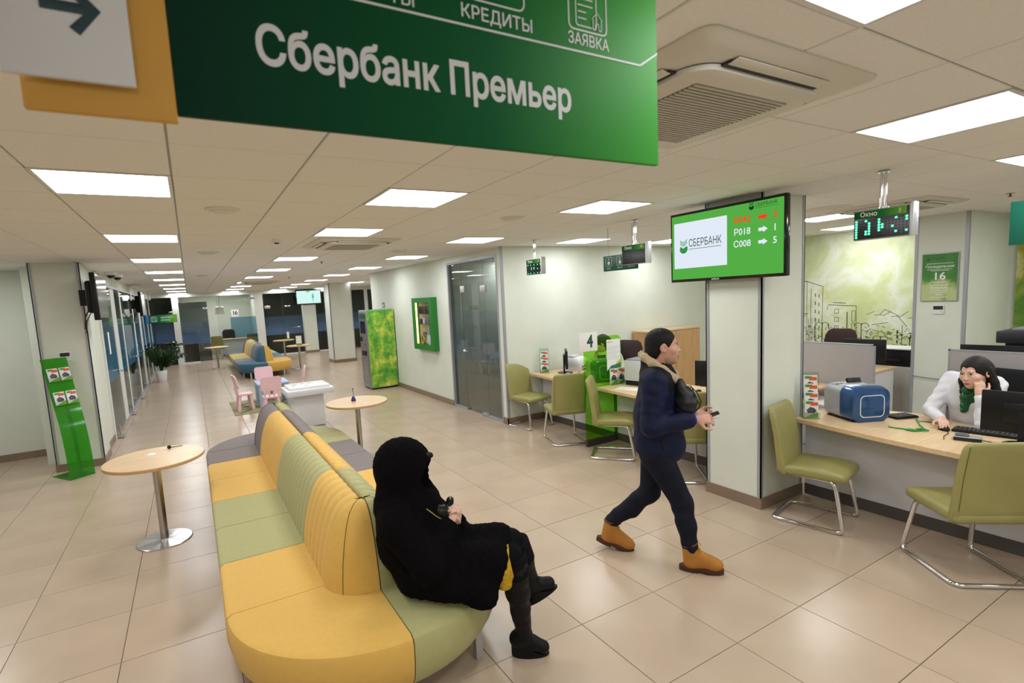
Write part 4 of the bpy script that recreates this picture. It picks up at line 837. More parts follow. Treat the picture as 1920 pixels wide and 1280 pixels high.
# ------------------------------------------------------------------ desk equipment
def leaflet_holder(label, x, y, rz, n, w_=.115, step=.072, z=.752):
    t = thing('leaflet_holder', label, 'leaflet holder', (x, y, z), rz); H_ = .12+step*n
    AC = glass('clear_acrylic_holder', (.82, .9, .84), refl=.9); MB().box(-w_/2-.008, w_/2+.008, .0, .006, .0, H_).build('back_plate', AC, t, smooth=0); MB().box(-w_/2-.008, w_/2+.008, -.07, .06, 0, .006).build('foot', AC, t, smooth=0)
    for k in range(n): MB().box(-w_/2-.008, w_/2+.008, -.062+.018*k, -.058+.018*k, .02+step*k, .055+step*k).build('pocket', AC, t, smooth=0)
    for k in range(n):
        M = Matrix.Translation((x, y, z)) @ Matrix.Rotation(rz, 4, 'Z') @ Matrix.Translation((0, -.055+.018*k, .012+step*k))
        brochure(M, w_-.01, .15, '%s orange brochure in the %s' % (('lowest', 'second lowest', 'third lowest', 'topmost')[k if k < n-1 else 3], label.replace('clear ', '')), 'brochures in the '+label)
    return t
leaflet_holder('clear leaflet holder by the column on the clerk desk', 4.72, 2.535, -.85, 4); leaflet_holder('clear leaflet holder at the corner desk', 4.72, 6.5, -.62, 3, w_=.125, step=.085)
bh = thing('brochure_pocket', 'clear pocket with two brochures on the green divider', 'holder', (4.76, 4.97, .752)); MB().box(-.135, .135, -.028, -.024, .0, .09).build('pocket', MATS['clear_acrylic_holder'], bh, smooth=0); MB().box(-.135, .135, -.028, .02, 0, .005).build('foot', MATS['clear_acrylic_holder'], bh, smooth=0)
for k, x in enumerate((-.066, .066)): brochure(Matrix.Translation((4.76+x, 4.955, .758)), .12, .205, 'white and orange brochure standing in the green divider pocket', 'brochures in the divider pocket')
def counter_machine(label, x, y, rz, front, body):
    t = thing('banknote_counter', label, 'banknote counter', (x, y, .752), rz)
    def sec(w_, h_, r): return rrect(w_, h_, r, 6, 0, h_/2)
    MB().loft([[(p[0], y_, p[1]+.006) for p in sec(w_, h_, r)] for y_, w_, h_, r in ((.01, .325, .285, .06), (.2, .32, .285, .06), (.235, .29, .26, .06))]).build('body', body, t, smooth=50)
    MB().loft([[(p[0], y_, p[1]+.004) for p in sec(w_, h_, r)] for y_, w_, h_, r in ((-.135, .27, .245, .05), (-.155+.03, .325, .275, .065), (-.09, .345, .29, .07), (.01, .345, .295, .07), (.012, .30, .26, .05))]).build('front_shell', front, t, smooth=40)
    o = rrect(.215, .19, .04, 5, 0, .135); i = rrect(.20, .175, .034, 5, 0, .135); n = len(o)
    MB().add([(p[0], -.1365, p[1]) for p in o]+[(p[0], -.1365, p[1]) for p in i], [(k, (k+1) % n, n+(k+1) % n, n+k) for k in range(n)]).build('outline', mat('silver_line', (.75, .75, .75), .4), t, smooth=0)
    MB().rbox((.06, .02, .315), (.12, .03, .10), .006, M=Matrix.Rotation(-.4, 4, 'X')).build('note_tray', BLACK, t)
    for k in (-.07, .03): MB().box(-.12, -.06, .08+k, .10+k, .290, .293).build('vent', BLACK, t, smooth=0)
    for sx in (-.12, .12): MB().box(sx-.02, sx+.02, -.1, .2, 0, .012).build('foot', BLACK, t, smooth=0)
BMET = mat('blue_metallic', '1f4f86', .25, metal=.35, coat=.6); SILV = mat('silver_plastic', (.42, .44, .47), .35, metal=.3)
counter_machine('blue and silver banknote counting machine on the clerk desk', 4.965, 2.255, face(.44, .9), BMET, SILV); counter_machine('banknote counting machine seen through the green divider', 4.80, 5.28, face(.3, .95), mat('counter_green', '1d6d4a', .3), SILV)
def monitor(label, x, y, rz, w_=.46, h_=.29, back=True, z=.752):
    """screen faces local +Y, so the back faces -Y"""
    t = thing('monitor', label, 'monitor', (x, y, z), rz); MB().rbox((0, .0, .08+h_/2), (w_, .035, h_), .006).build('housing', BLACK, t); MB().box(-w_/2+.015, w_/2-.015, .0172, .0185, .095, .065+h_).build('screen', SCROFF, t, smooth=0)
    MB().rbox((0, -.03, .08+h_*.5), (w_*.5, .03, h_*.5), .01).build('rear_box', BLACK, t); MB().rbox((0, -.035, .12), (.07, .025, .24), .006).build('neck', BLACK, t); MB().lathe([(.115, 0), (.115, .008), (.09, .014), (.03, .02)], (0, -.02, 0), n=28).build('base', DKGLOSS, t); return t
mo = monitor('black monitor seen from behind in front of the clerk in white', 4.93, 1.22, face(1, .12)); MB().box(.07, .115, -.0197, -.017, .265, .285).build('sticker', PAPER, mo, smooth=0); MB().box(.10, .15, -.0197, -.017, .10, .122).build('sticker', mat('sticker_tan', (.6, .58, .5), .6), mo, smooth=0)
monitor('slim black monitor seen edge on at the corner desk', 4.93, 6.22, face(.8, -.6), w_=.42, h_=.27); monitor('black monitor beside the column behind the walking person', 5.05, 3.72, face(.9, .3))
def keyboard(label, x, y, rz, w_=.42, d_=.13):
    t = thing('keyboard', label, 'keyboard', (x, y, .752), rz); MB().rbox((0, 0, .010), (w_, d_, .018), .005).build('case', BLACK, t)
    b = MB()
    nx = int(w_/.026)
    for i in range(nx):
        for j in range(5): b.rbox((-w_/2+.02+i*(w_-.035)/(nx-1)*.985, -d_/2+.02+j*.0235, .021), (.019, .018, .006), .002, 1)
    k = b.build('keys', mat('key_black', (.03, .03, .032), .45), t); k['kind'] = 'stuff'; return t
keyboard('black keyboard in front of the clerk in white', 5.11, 1.45, face(1, .15)); keyboard('black keyboard under the hand at the corner desk', 4.93, 5.86, face(.75, -.65)); keyboard('small black keypad behind the blue counting machine', 5.24, 2.06, face(.4, .9), .2, .13); keyboard('black keyboard beside the column monitor', 4.85, 3.5, face(.9, .3), .35)
def mouse(label, x, y, rz):
    t = thing('computer_mouse', label, 'mouse', (x, y, .752), rz); MB().loft([[(p[0]*w_, p[1]*w_*1.7, z) for p in [(math.cos(a), math.sin(a)) for a in [2*PI*k/18 for k in range(18)]]] for z, w_ in ((0, .030), (.012, .032), (.024, .028), (.033, .018), (.036, .008))]).build('shell', BLACK, t, smooth=60); MB().rbox((0, .03, .030), (.006, .018, .008), .002).build('wheel', mat('wheel_grey', (.2, .2, .2), .5), t)
    b = MB(); b.tube([(0, .05, .008), (.02, .12, .005), (.08, .2, .005), (.12, .3, .005)], .0025, 6); b.build('cable', BLACK, t)
mouse('black mouse under the right hand of the clerk in white', 5.02, 1.695, face(-.75, -.65)); mouse('black mouse by the column monitor', 4.98, 3.45+.45, face(-.9, -.3))
pp = thing('pin_pad', 'black and silver card reader in front of the clerk keyboard', 'card reader', (4.82, 1.49, .752), -1.28); MB().rbox((0, 0, .016), (.16, .08, .03), .008).build('case', SILV, pp); MB().rbox((0, -.041, .014), (.15, .004, .024), .002).build('front_face', DKGLOSS, pp); MB().rbox((-.03, .005, .036), (.075, .06, .014), .004).build('display_block', mat('pad_grey', (.10, .10, .11), .4), pp)
b = MB(); b.tube([(.08, 0, .01), (.14, -.01, .005), (.2, .02, .005), (.28, .0, .005)], .003, 6); b.build('cable', BLACK, pp)
p2 = thing('card_reader', 'small black card reader left of the blue counting machine', 'card reader', (5.13, 2.55, .752), .3); MB().rbox((0, 0, .018), (.15, .10, .035), .01).build('case', BLACK, p2); MB().box(-.05, .02, -.03, .02, .0355, .037).build('display', mat('lcd_pale', (.4, .45, .4), .4), p2, smooth=0); b = MB(); b.tube([(-.05, -.05, .01), (-.02, -.12, .004), (.03, -.16, .004), (-.04, -.24, .004), (-.02, -.30, .004)], .003, 6); b.tube([(.03, -.05, .01), (.05, -.11, .004), (.0, -.19, .004), (.06, -.27, .004)], .0025, 6); b.build('cable', BLACK, p2)
FOB = mat('green_fob', '1d8a35', .4); gk = thing('green_key_fob', 'green security key on a twisted lanyard lying on the desk', 'key fob', (4.83, 1.80, .752)); MB().rbox((.0, .03, .008), (.05, .07, .012), .004).build('fob', FOB, gk); MB().tube([(.0, .065, .006), (-.01, .13, .005), (-.005, .18, .004)], .005, 8).build('plug', FOB, gk); b = MB(); b.tube([(0, 0, .006), (.03, -.03, .01), (.06, -.02, .012), (.08, -.03, .006), (.2, .05, .005), (.3, .1, .005), (.42, .16, .006)], .006, 8); b.tube([(.02, -.02, .012), (.05, -.06, .012), (.08, -.01, .01), (.04, .01, .012)], .006, 8, closed=True); b.build('lanyard', FOB, gk)
pn = thing('dark_ruler', 'short dark metal strip lying beside the mouse hand', 'ruler', (5.2, 1.87, .752), .4); MB().rbox((0, 0, .002), (.03, .12, .004), .001).build('strip', mat('ruler_grey', (.12, .12, .11), .4, metal=.5), pn)
pr1 = thing('small_printer', 'small white printer at the corner desk', 'printer', (5.24, 6.36, .752), .5); MB().loft([[(p[0], p[1], z) for p in rrect(w_, d_, .02, 3)] for z, w_, d_ in ((0, .34, .27), (.10, .35, .28), (.16, .33, .24), (.20, .26, .16))]).build('body', WHITE, pr1, smooth=40); MB().box(-.12, .12, -.143, -.138, .05, .07).build('paper_slot', BLACK, pr1, smooth=0); MB().rbox((0, .05, .215), (.22, .10, .02), .004).build('lid', mat('printer_lid', (.66, .67, .7), .4), pr1); MB().box(-.1, .1, -.26, -.14, .05, .053).build('printed_sheet', PAPER, pr1, smooth=0)
pr2 = thing('laser_printer', 'large grey laser printer beside the green divider', 'printer', (4.99, 4.72, .752), .25); PG = mat('printer_grey', (.58, .59, .62), .45); MB().rbox((0, 0, .19), (.36, .36, .26), .012).build('body', PG, pr2); MB().rbox((0, .0, .03), (.34, .34, .06), .006).build('base', BLACK, pr2); MB().loft([[(p[0], p[1], z) for p in rrect(w_, d_, .02, 3)] for z, w_, d_ in ((.318, .35, .35), (.335, .33, .30))]).build('top_tray', mat('printer_tray', (.20, .21, .23), .4), pr2, smooth=40); MB().box(-.175, .175, -.1815, -.18, .16, .163).build('front_seam', BLACK, pr2, smooth=0); MB().rbox((-.13, -.182, .105), (.05, .008, .02), .003).build('button_group', BLACK, pr2); MB().box(.181, .1815, -.1, .17, .08, .3).build('side_vent', mat('printer_side', (.05, .05, .055), .5), pr2, smooth=0)
sp = thing('paper_sheet', 'white sheet of paper lying before the grey printer', 'paper', (4.62, 4.62, .752), .4); MB().box(-.105, .105, -.148, .148, 0, .0012).build('sheet', PAPER, sp, smooth=0)
pen = thing('white_pen_stand', 'small white pen stand at the corner desk', 'pen stand', (4.66, 5.62, .752)); MB().lathe([(.025, 0), (.025, .006), (.008, .012)], n=16).build('foot', WHITE, pen); MB().cyl((0, 0, .008), (.012, .006, .11), .005, .004, 8).build('pen', WHITE, pen)
bx = thing('desk_phone', 'small black device on the corner desk', 'phone', (4.80, 6.02, .752), .5); MB().rbox((0, 0, .014), (.13, .09, .026), .008).build('case', mat('device_grey', (.05, .05, .055), .4), bx); MB().box(-.04, .03, -.02, .03, .027, .0285).build('display', mat('lcd_pale', (.4, .45, .4), .4), bx, smooth=0)
# office chairs
def office_chair(label, x, y, fx, fy, m, h_=1.15, w_=.46):
    t = thing('office_chair', label, 'office chair', (x, y, 0), face(fx, fy)); rings = []
    for z, w2, th, yy in ((.56, .36, .03, -.22), (.60, .42, .06, -.225), (.75, w_, .075, -.235), (.95, w_, .075, -.25), (h_-.1, w_*.95, .065, -.27), (h_-.03, w_*.8, .05, -.28), (h_, w_*.55, .025, -.285)): rings.append([(p[0], yy+p[1]+.03*(p[0]/.23)**2, z) for p in rrect(w2, th, th*.45, 4)])
    MB().loft(rings).build('backrest', m, t, smooth=60); MB().loft([[(p[0], p[1], z) for p in rrect(w2, w2, .1, 5)] for z, w2 in ((.40, .42), (.42, .48), (.47, .48), (.485, .42))]).build('seat', m, t, smooth=60); MB().tube([(0, -.1, .41), (0, -.28, .43), (0, -.26, .62)], .02, 8, bend=.05).build('back_bar', BLACK, t); MB().cyl((0, 0, .1), (0, 0, .41), .028, n=14).build('gas_column', BLACK, t)
    for k in range(5):
        a = 2*PI*k/5; MB().tube([(0, 0, .11), (.28*math.cos(a), .28*math.sin(a), .06)], [.028, .018], 8).build('foot_arm', BLACK, t); MB().lathe([(.001, -.02), (.028, -.015), (.028, .015), (.001, .02)], n=14, M=Matrix.Translation((.28*math.cos(a), .28*math.sin(a), .028)) @ Matrix.Rotation(a, 4, 'Z') @ Matrix.Rotation(PI/2, 4, 'X')).build('castor', BLACK, t)
    return t
BRN = mat('brown_upholstery', '2c1714', .8, bump=.2, bs=300); BLK = mat('black_upholstery', (.007, .007, .009), .85, spec=.2, bump=.2, bs=300)
office_chair('dark brown office chair behind the corner desk', 5.37, 5.52, -.95, -.3, BRN, 1.22, .46); office_chair('black office chair under the seated clerk in white', 5.66, 1.70, -.97, .2, BLK, 1.14, .62); office_chair('dark brown office chair in front of the city mural', 8.75, 4.35, -1, -.1, BRN, 1.16, .46)
# staff area: screens, cabinets
PART = mat('partition_grey', (.40, .37, .36), .7, bump=.1, bs=200); BEI = mat('beige_panel', (.55, .53, .49), .5)
def partition(label, x, y0, y1, h_): 
    t = thing('desk_partition', label, 'partition', (x, (y0+y1)/2, 0)); l = (y1-y0)/2; MB().box(-.015, .015, -l+.01, l-.01, .02, h_-.01).build('panel', PART, t, smooth=0); b = MB(); b.box(-.017, .017, -l, l, h_-.012, h_); b.box(-.017, .017, -l, -l+.012, 0, h_); b.box(-.017, .017, l-.012, l, 0, h_); b.build('edge_trim', ALU, t, smooth=0)
partition('grey low office partition in front of the mural', 6.0, 2.6, 3.6, 1.28); partition('grey low office partition behind the seated clerk in white', 6.05, .9, 2.03, 1.265)
cb = thing('beech_cabinet', 'tall beech cabinet with two doors behind the teller desks', 'cabinet', (7.35, 6.4, 0)); MB().box(-.62, .62, -.18, .2, 0, 1.21).build('body', WOODE, cb, smooth=0); MB().box(-.635, .635, -.20, .21, 1.21, 1.235).build('top_board', WOOD, cb, smooth=0)
for s in (-1, 1):
    dd = MB().box(min(s*.005, s*.615), max(s*.005, s*.615), -.2, -.18, .06, 1.2).build('door', mat('beech_door', 'cfa878', .45, col2='c4986a', vs=3, stretch=(14, 14, 1)), cb, smooth=0); MB().lathe([(.012, 0), (.012, .01)], n=12, M=Matrix.Translation((s*.06, -.2, 1.12)) @ Matrix.Rotation(PI/2, 4, 'X')).build('lock', ALU, dd)
pd = thing('drawer_pedestal', 'light grey drawer pedestal behind the clerk desk', 'pedestal', (5.62, 2.98, 0)); MB().box(-.2, .2, -.25, .25, 0, .70).build('body', BEI, pd, smooth=0); MB().box(-.21, .21, -.26, .26, .70, .72).build('top_board', mat('pedestal_top', (.62, .6, .56), .5), pd, smooth=0)
for k in range(3): MB().box(-.215, -.2, -.23, .23, .08+.21*k, .27+.21*k).build('drawer', BEI, pd, smooth=0)
sh = thing('beech_shelf', 'small beech shelf fixed beside the column behind the clerk desk', 'shelf', (5.68, 3.12, .83)); MB().rbox((0, 0, 0), (.5, .36, .025), .004).build('board', WOOD, sh); MB().box(-.2, .2, .1, .16, -.11, 0).build('bracket', BEI, sh, smooth=0)
bc = thing('beige_cabinet', 'beige office cabinet behind the partition under the mural', 'cabinet', (8.75, 3.6, 0)); MB().box(-.2, .2, -.35, .3, 0, .68).build('body', BEI, bc, smooth=0); MB().box(-.205, -.2, -.32, .27, .05, .64).build('door', mat('beige_door', (.52, .5, .46), .5), bc, smooth=0); b = MB(); b.tube([(-.21, .1, .66), (-.215, .05, .5), (-.215, -.02, .42), (-.215, -.12, .47), (-.215, -.10, .62), (-.21, .1, .66)], .003, 6); b.build('hanging_cable', BLACK, bc)
pc = thing('computer_tower', 'black computer tower on the beige cabinet', 'computer', (8.8, 3.55, .68)); MB().rbox((0, 0, .12), (.34, .5, .24), .008).build('case', BLACK, pc); MB().rbox((-.02, 0, .25), (.38, .5, .02), .004).build('paper_stack', PAPER, pc); MB().box(-.1725, -.169, -.12, .12, .06, .1).build('front_bezel', DKGLOSS, pc, smooth=0)
monitor('black monitor above the grey partition in front of the mural', 8.05, 3.62, face(1, .1), z=.72, w_=.5, h_=.31); monitor('black monitor above the grey partition behind the clerk in white', 6.75, 1.92, face(1, .1), z=.86, w_=.5, h_=.30)
sd2 = thing('staff_desk', 'beech staff desk carrying the monitor in front of the mural', 'desk', (8.0, 3.9, 0)); MB().rbox((0, 0, .705), (.7, 1.1, .03), .004).build('worktop', WOOD, sd2); MB().box(-.32, -.29, -.5, .5, .1, .69).build('front_panel', PANEL, sd2, smooth=0); MB().box(-.3, .3, .5, .53, 0, .69).build('side_panel', PANEL, sd2, smooth=0); MB().box(-.3, .3, -.53, -.5, 0, .69).build('side_panel', PANEL, sd2, smooth=0)
sd3 = thing('staff_desk', 'beech staff desk behind the partition of the clerk in white', 'desk', (6.75, 1.75, 0)); MB().rbox((0, 0, .845), (.5, 1.0, .03), .004).build('worktop', WOOD, sd3); MB().box(-.22, -.19, -.45, .45, .1, .83).build('front_panel', PANEL, sd3, smooth=0); MB().box(-.2, .2, .45, .48, 0, .83).build('side_panel', PANEL, sd3, smooth=0); MB().box(-.2, .2, -.48, -.45, 0, .83).build('side_panel', PANEL, sd3, smooth=0)
bp_ = thing('black_printer', 'bulky black printer in front of the green painting', 'printer', (7.35, 1.72, 1.0)); MB().rbox((0, 0, .12), (.4, .48, .24), .01).build('body', BLACK, bp_); MB().rbox((-.03, 0, .29), (.5, .58, .12), .012).build('lid', mat('printer_black', (.02, .022, .03), .4), bp_); MB().rbox((0, 0, .36), (.4, .4, .03), .01).build('tray', mat('printer_tray', (.2, .2, .2), .4), bp_)
ct = thing('low_cabinet', 'low beige cabinet carrying the bulky black printer', 'cabinet', (7.35, 1.72, 0)); MB().box(-.22, .22, -.4, .35, 0, 1.0).build('body', BEI, ct, smooth=0); MB().box(-.225, -.22, -.38, .33, .05, .95).build('door', MATS['beige_door'], ct, smooth=0)
wr = MB().tube([(8.41, 3.2, .60), (8.41, 3.0, .585), (8.41, 2.75, .58), (8.5, 2.675, .575), (9.0, 2.675, .57)], .004, 6).build('wall_cable', BLACK); tag(wr, 'thin dark cable running along the wall under the calendar', 'cable')
# items on the bistro tables
ld = thing('cup_lid', 'white round lid lying on the near bistro table', 'lid', (-.42, 5.345, .75)); MB().lathe([(.038, 0), (.038, .004), (.034, .007), (.01, .008)], n=24).build('disc', WHITE, ld)
pk = thing('ball_pen', 'black ball ended pen lying beside the white lid', 'pen', (-.285, 5.455, .75), .2); MB().ell((0, 0, .017), .017, 12, 8).build('ball', BLACK, pk); MB().cyl((.012, 0, .012), (.11, .01, .006), .0045, .003, 8).build('shaft', BLACK, pk); MB().rbox((-.03, -.005, .002), (.05, .02, .003), .001).build('clip', WHITE, pk)
pk = thing('pen_holder', 'purple pen standing upright on the second bistro table', 'pen stand', (1.70, 6.46, .75)); PUR = mat('purple_plastic', '2e1f78', .35); MB().lathe([(.028, 0), (.03, .01), (.022, .04), (.012, .06)], n=18).build('foot', PUR, pk); MB().tube([(0, 0, .05), (.006, 0, .09), (-.004, 0, .13), (0, 0, .15)], .004, 8).build('shaft', mat('pen_grey', (.15, .15, .2), .4), pk); MB().ell((0, 0, .155), .009, 10, 6).build('cap', PUR, pk)
for (x, y, w_, lb) in ((2.94, 17.18, .17, 'white leaflet holder standing on the bistro table by the slim column'), (3.16, 20.62, .08, 'thin white card standing on the bistro table by the end glass')):
    t = thing('table_card', lb, 'leaflet holder', (x, y, .75)); MB().box(-w_/2, w_/2, -.004, .004, 0, .30).build('card', PAPER, t, smooth=0); MB().box(-w_/2, w_/2, -.05, .05, 0, .006).build('foot', MATS['clear_acrylic_holder'], t, smooth=0); MB().box(-w_/2, w_/2, -.006, -.004, .0, .06).build('green_strip', BG, t, smooth=0)
# office sixteen
n16 = thing('office_number_sign', 'white square sign with number 16 on the far office glass', 'sign', (1.585, 22.97, 1.855)); MB().box(-.13, .13, -.003, .003, -.13, .13).build('plate', mat('bright_plate', (.9, .9, .9), .5), n16, smooth=0); [text(g, .17, TR(dx, -.004, 0), n16, mat('ink_black', (.02, .03, .03), .5), name='digit', bold=.03) for g, dx in (('1', -.05), ('6', .045))]
lm = thing('pendant_lamp', 'white conical pendant lamp inside office number sixteen', 'lamp', (1.12, 24.3, 0)); MB().lathe([(.22, 1.83), (.17, 2.12), (.10, 2.17), (.095, 2.17), (.165, 2.115), (.21, 1.835)], n=28).build('shade', mat('lamp_shade', (.8, .74, .68), .6), lm); MB().cyl((0, 0, 2.16), (0, 0, CZ), .006, n=6).build('cord', BLACK, lm)
dk = thing('office_desk', 'beech desk inside office number sixteen', 'desk', (1.62, 25.0, 0)); MB().rbox((0, 0, .735), (1.25, .7, .03), .005).build('worktop', WOOD, dk); MB().box(-.55, .55, -.2, -.17, .1, .72).build('front_panel', PANEL, dk, smooth=0)
for x in (-.57, .57): MB().box(x-.015, x+.015, -.3, .3, 0, .72).build('side_panel', PANEL, dk, smooth=0)
office_chair('black office chair behind the desk of office number sixteen', 1.45, 25.75, 0, -1, BLK, 1.12, .52); chair(.95, 24.2, .3, 1, 'lime green cantilever chair nearer the lamp in office number sixteen'); chair(2.15, 24.1, -.3, 1, 'lime green cantilever chair by the blue frosted band of office number sixteen')
ck = thing('wall_clock', 'round white wall clock inside office number sixteen', 'clock', (2.12, 23.35, 2.42)); MB().lathe([(.13, 0), (.14, .02), (.12, .03)], n=28, M=Matrix.Rotation(PI/2, 4, 'X')).build('dial', WHITE, ck); b = MB(); b.cyl((0, -.035, 0), (0, -.035, .09), .006, n=5); b.cyl((0, -.035, 0), (.06, -.035, .03), .007, n=5); b.build('hands', BLACK, ck); MB().box(-.02, .34, 0, .03, -.03, .03).build('arm', ALU, ck)
wc = thing('wooden_cabinet', 'beech cabinet behind the far glass door', 'cabinet', (-.05, 23.4, 0)); MB().box(-.24, .24, -.2, .2, 0, 1.2).build('body', WOODE, wc, smooth=0); MB().box(-.235, .235, -.215, -.2, .03, 1.17).build('door', MATS['beech_door'], wc, smooth=0)
rd = thing('radiator', 'white radiator inside office number sixteen', 'radiator', (.65, 26.3, 0)); b = MB(); b.box(-.45, .45, -.03, .0, .2, .24); b.box(-.45, .45, -.03, 0, .68, .72); b.build('pipes', WHITE, rd)
for k in range(12): MB().rbox((-.42+.076*k, -.02, .46), (.06, .07, .5), .015).build('fin', WHITE, rd)
# ------------------------------------------------------------------ people: smooth distance fields turned into one continuous mesh each
class Field:
    def __init__(s, lo, hi, h):
        s.lo = np.array(lo, 'f4'); s.h = h; s.n = np.ceil((np.array(hi)-s.lo)/h).astype(int)+1; s.D = np.full(s.n, .5, 'f4')
    def _sub(s, a, b, pad):
        i0 = np.maximum(0, np.floor((np.minimum(a, b)-pad-s.lo)/s.h).astype(int)); i1 = np.minimum(s.n, np.ceil((np.maximum(a, b)+pad-s.lo)/s.h).astype(int)+1)
        if (i1 <= i0).any(): return None, None
        ax = [(s.lo[k]+s.h*np.arange(i0[k], i1[k])).astype('f4') for k in range(3)]
        return tuple(slice(i0[k], i1[k]) for k in range(3)), np.stack(np.meshgrid(*ax, indexing='ij'), -1)
    def _mix(s, sl, d, k, op='u'):
        A = s.D[sl]
        if op == 'u':
            h_ = np.clip(.5+.5*(A-d)/k, 0, 1); s.D[sl] = A*(1-h_)+d*h_-k*h_*(1-h_)
        else:
            s.D[sl] = np.maximum(A, -d)
    def cone(s, a, b, ra, rb=None, k=.02, op='u', noise=None):
        rb = ra if rb is None else rb; a = np.array(a, 'f4'); b = np.array(b, 'f4'); sl, P = s._sub(a, b, max(ra, rb)+k+3*s.h)
        if sl is None: return s
        ab = b-a; t = np.clip(((P-a)@ab)/max(ab@ab, 1e-9), 0, 1); d = np.linalg.norm(P-a-t[..., None]*ab, axis=-1)-(ra+(rb-ra)*t)
        if noise: d = d+noise(P)
        s._mix(sl, d.astype('f4'), k, op); return s
    def chain(s, pts, rs, k=.02, noise=None):
        for i in range(len(pts)-1): s.cone(pts[i], pts[i+1], rs[i], rs[i+1], k, noise=noise)
        return s
    def ell(s, c, r, k=.02, R=None, op='u', noise=None):
        c = np.array(c, 'f4'); r = np.array(r if isinstance(r, (tuple, list)) else (r, r, r), 'f4'); sl, P = s._sub(c, c, float(r.max())+k+3*s.h)
        if sl is None: return s
        q = P-c
        if R is not None: q = q@np.array(R, 'f4')
        k0 = np.linalg.norm(q/r, axis=-1); k1 = np.linalg.norm(q/(r*r), axis=-1)+1e-6; d = k0*(k0-1)/k1
        if noise: d = d+noise(P)
        s._mix(sl, d.astype('f4'), k, op); return s
    def half(s, n, c):
        """keep the side where n.p < c"""
        ax = [(s.lo[k]+s.h*np.arange(s.n[k])).astype('f4') for k in range(3)]
        s.D = np.maximum(s.D, n[0]*ax[0][:, None, None]+n[1]*ax[1][None, :, None]+n[2]*ax[2][None, None, :]-c); return s
    def warp(s, fn):
        ax = [(s.lo[k]+s.h*np.arange(s.n[k])).astype('f4') for k in range(3)]; P = np.stack(np.meshgrid(*ax, indexing='ij'), -1); m = np.abs(s.D) < .05; s.D[m] += fn(P[m]); return s
    def mesh(s, name, mats, parent, pick=None, relax=1):
        D = s.D; D[0] = D[-1] = .5; D[:, 0] = D[:, -1] = .5; D[:, :, 0] = D[:, :, -1] = .5
        S = D < 0; c = [S[i:S.shape[0]-1+i, j:S.shape[1]-1+j, k:S.shape[2]-1+k] for i in (0, 1) for j in (0, 1) for k in (0, 1)]
        tot = sum(x.astype('i1') for x in c); act = (tot > 0) & (tot < 8); idx = -np.ones(act.shape, 'i4'); I = np.argwhere(act); idx[act] = np.arange(len(I))
        acc = np.zeros((len(I), 3)); cnt = np.zeros(len(I)); corners = [(i, j, k) for i in (0, 1) for j in (0, 1) for k in (0, 1)]
        val = {q: D[I[:, 0]+q[0], I[:, 1]+q[1], I[:, 2]+q[2]] for q in corners}
        for q in corners:
            for ax in range(3):
                if q[ax]: continue
                p = list(q); p[ax] = 1; p = tuple(p); a, b = val[q], val[p]; m = (a < 0) != (b < 0); t = np.where(m, a/np.where(m, a-b, 1), 0)
                off = np.array(q, float)[None, :].repeat(len(I), 0); off[:, ax] += t; acc[m] += off[m]; cnt[m] += 1
        V = s.lo+s.h*(I+acc/np.maximum(cnt, 1)[:, None]); F = []
        for ax in range(3):
            a = [slice(None)]*3; b = [slice(None)]*3; a[ax] = slice(0, -1); b[ax] = slice(1, None); A = S[tuple(a)]; B = S[tuple(b)]; E_ = np.argwhere(A != B); u, w_ = (ax+1) % 3, (ax+2) % 3
            E_ = E_[(E_[:, u] > 0) & (E_[:, w_] > 0)]
            def cell(du, dw):
                q = E_.copy(); q[:, u] -= du; q[:, w_] -= dw; return idx[q[:, 0], q[:, 1], q[:, 2]]
            Q = np.stack([cell(1, 1), cell(0, 1), cell(0, 0), cell(1, 0)], 1); fl_ = ~A[E_[:, 0], E_[:, 1], E_[:, 2]]; Q[fl_] = Q[fl_][:, ::-1]; F.append(Q)
        F = np.concatenate(F); F = F[(F >= 0).all(1)]
        for _ in range(relax):
            n = np.zeros(len(V)); sm = np.zeros_like(V)
            for i in range(4):
                j = (i+1) % 4; np.add.at(sm, F[:, i], V[F[:, j]]); np.add.at(n, F[:, i], 1); np.add.at(sm, F[:, j], V[F[:, i]]); np.add.at(n, F[:, j], 1)
            V = .5*V+.5*sm/np.maximum(n, 1)[:, None]
        me = bpy.data.meshes.new(name); me.vertices.add(len(V)); me.vertices.foreach_set('co', V.astype('f4').ravel()); me.loops.add(F.size); me.loops.foreach_set('vertex_index', F.astype('i4').ravel()); me.polygons.add(len(F)); me.polygons.foreach_set('loop_start', np.arange(0, F.size, 4, dtype='i4')); me.update(calc_edges=True)
        me.polygons.foreach_set('use_smooth', [True]*len(F))
        for q in (mats if isinstance(mats, (list, tuple)) else [mats]): me.materials.append(q)
        if pick is not None: me.polygons.foreach_set('material_index', pick(V[F].mean(1)).astype('i4'))
        me.validate(); o = bpy.data.objects.new(name, me); COL.objects.link(o); o.parent = parent; return o
def rotz(a): c, s_ = math.cos(a), math.sin(a); return np.array([[c, -s_, 0], [s_, c, 0], [0, 0, 1]])
def rotx(a): c, s_ = math.cos(a), math.sin(a); return np.array([[1, 0, 0], [0, c, -s_], [0, s_, c]])
def roty(a): c, s_ = math.cos(a), math.sin(a); return np.array([[c, 0, s_], [0, 1, 0], [-s_, 0, c]])
SKIN = mat('skin', 'd2a08a', .5, var=.06, vs=20, sss=.15); SKINP = mat('skin_pale', 'dfb49f', .5, var=.06, vs=20, sss=.15); LIP = mat('lips', 'a2564f', .45); EYEW = mat('eye_white', (.75, .74, .72), .2); IRIS = mat('iris', (.03, .018, .012), .15)
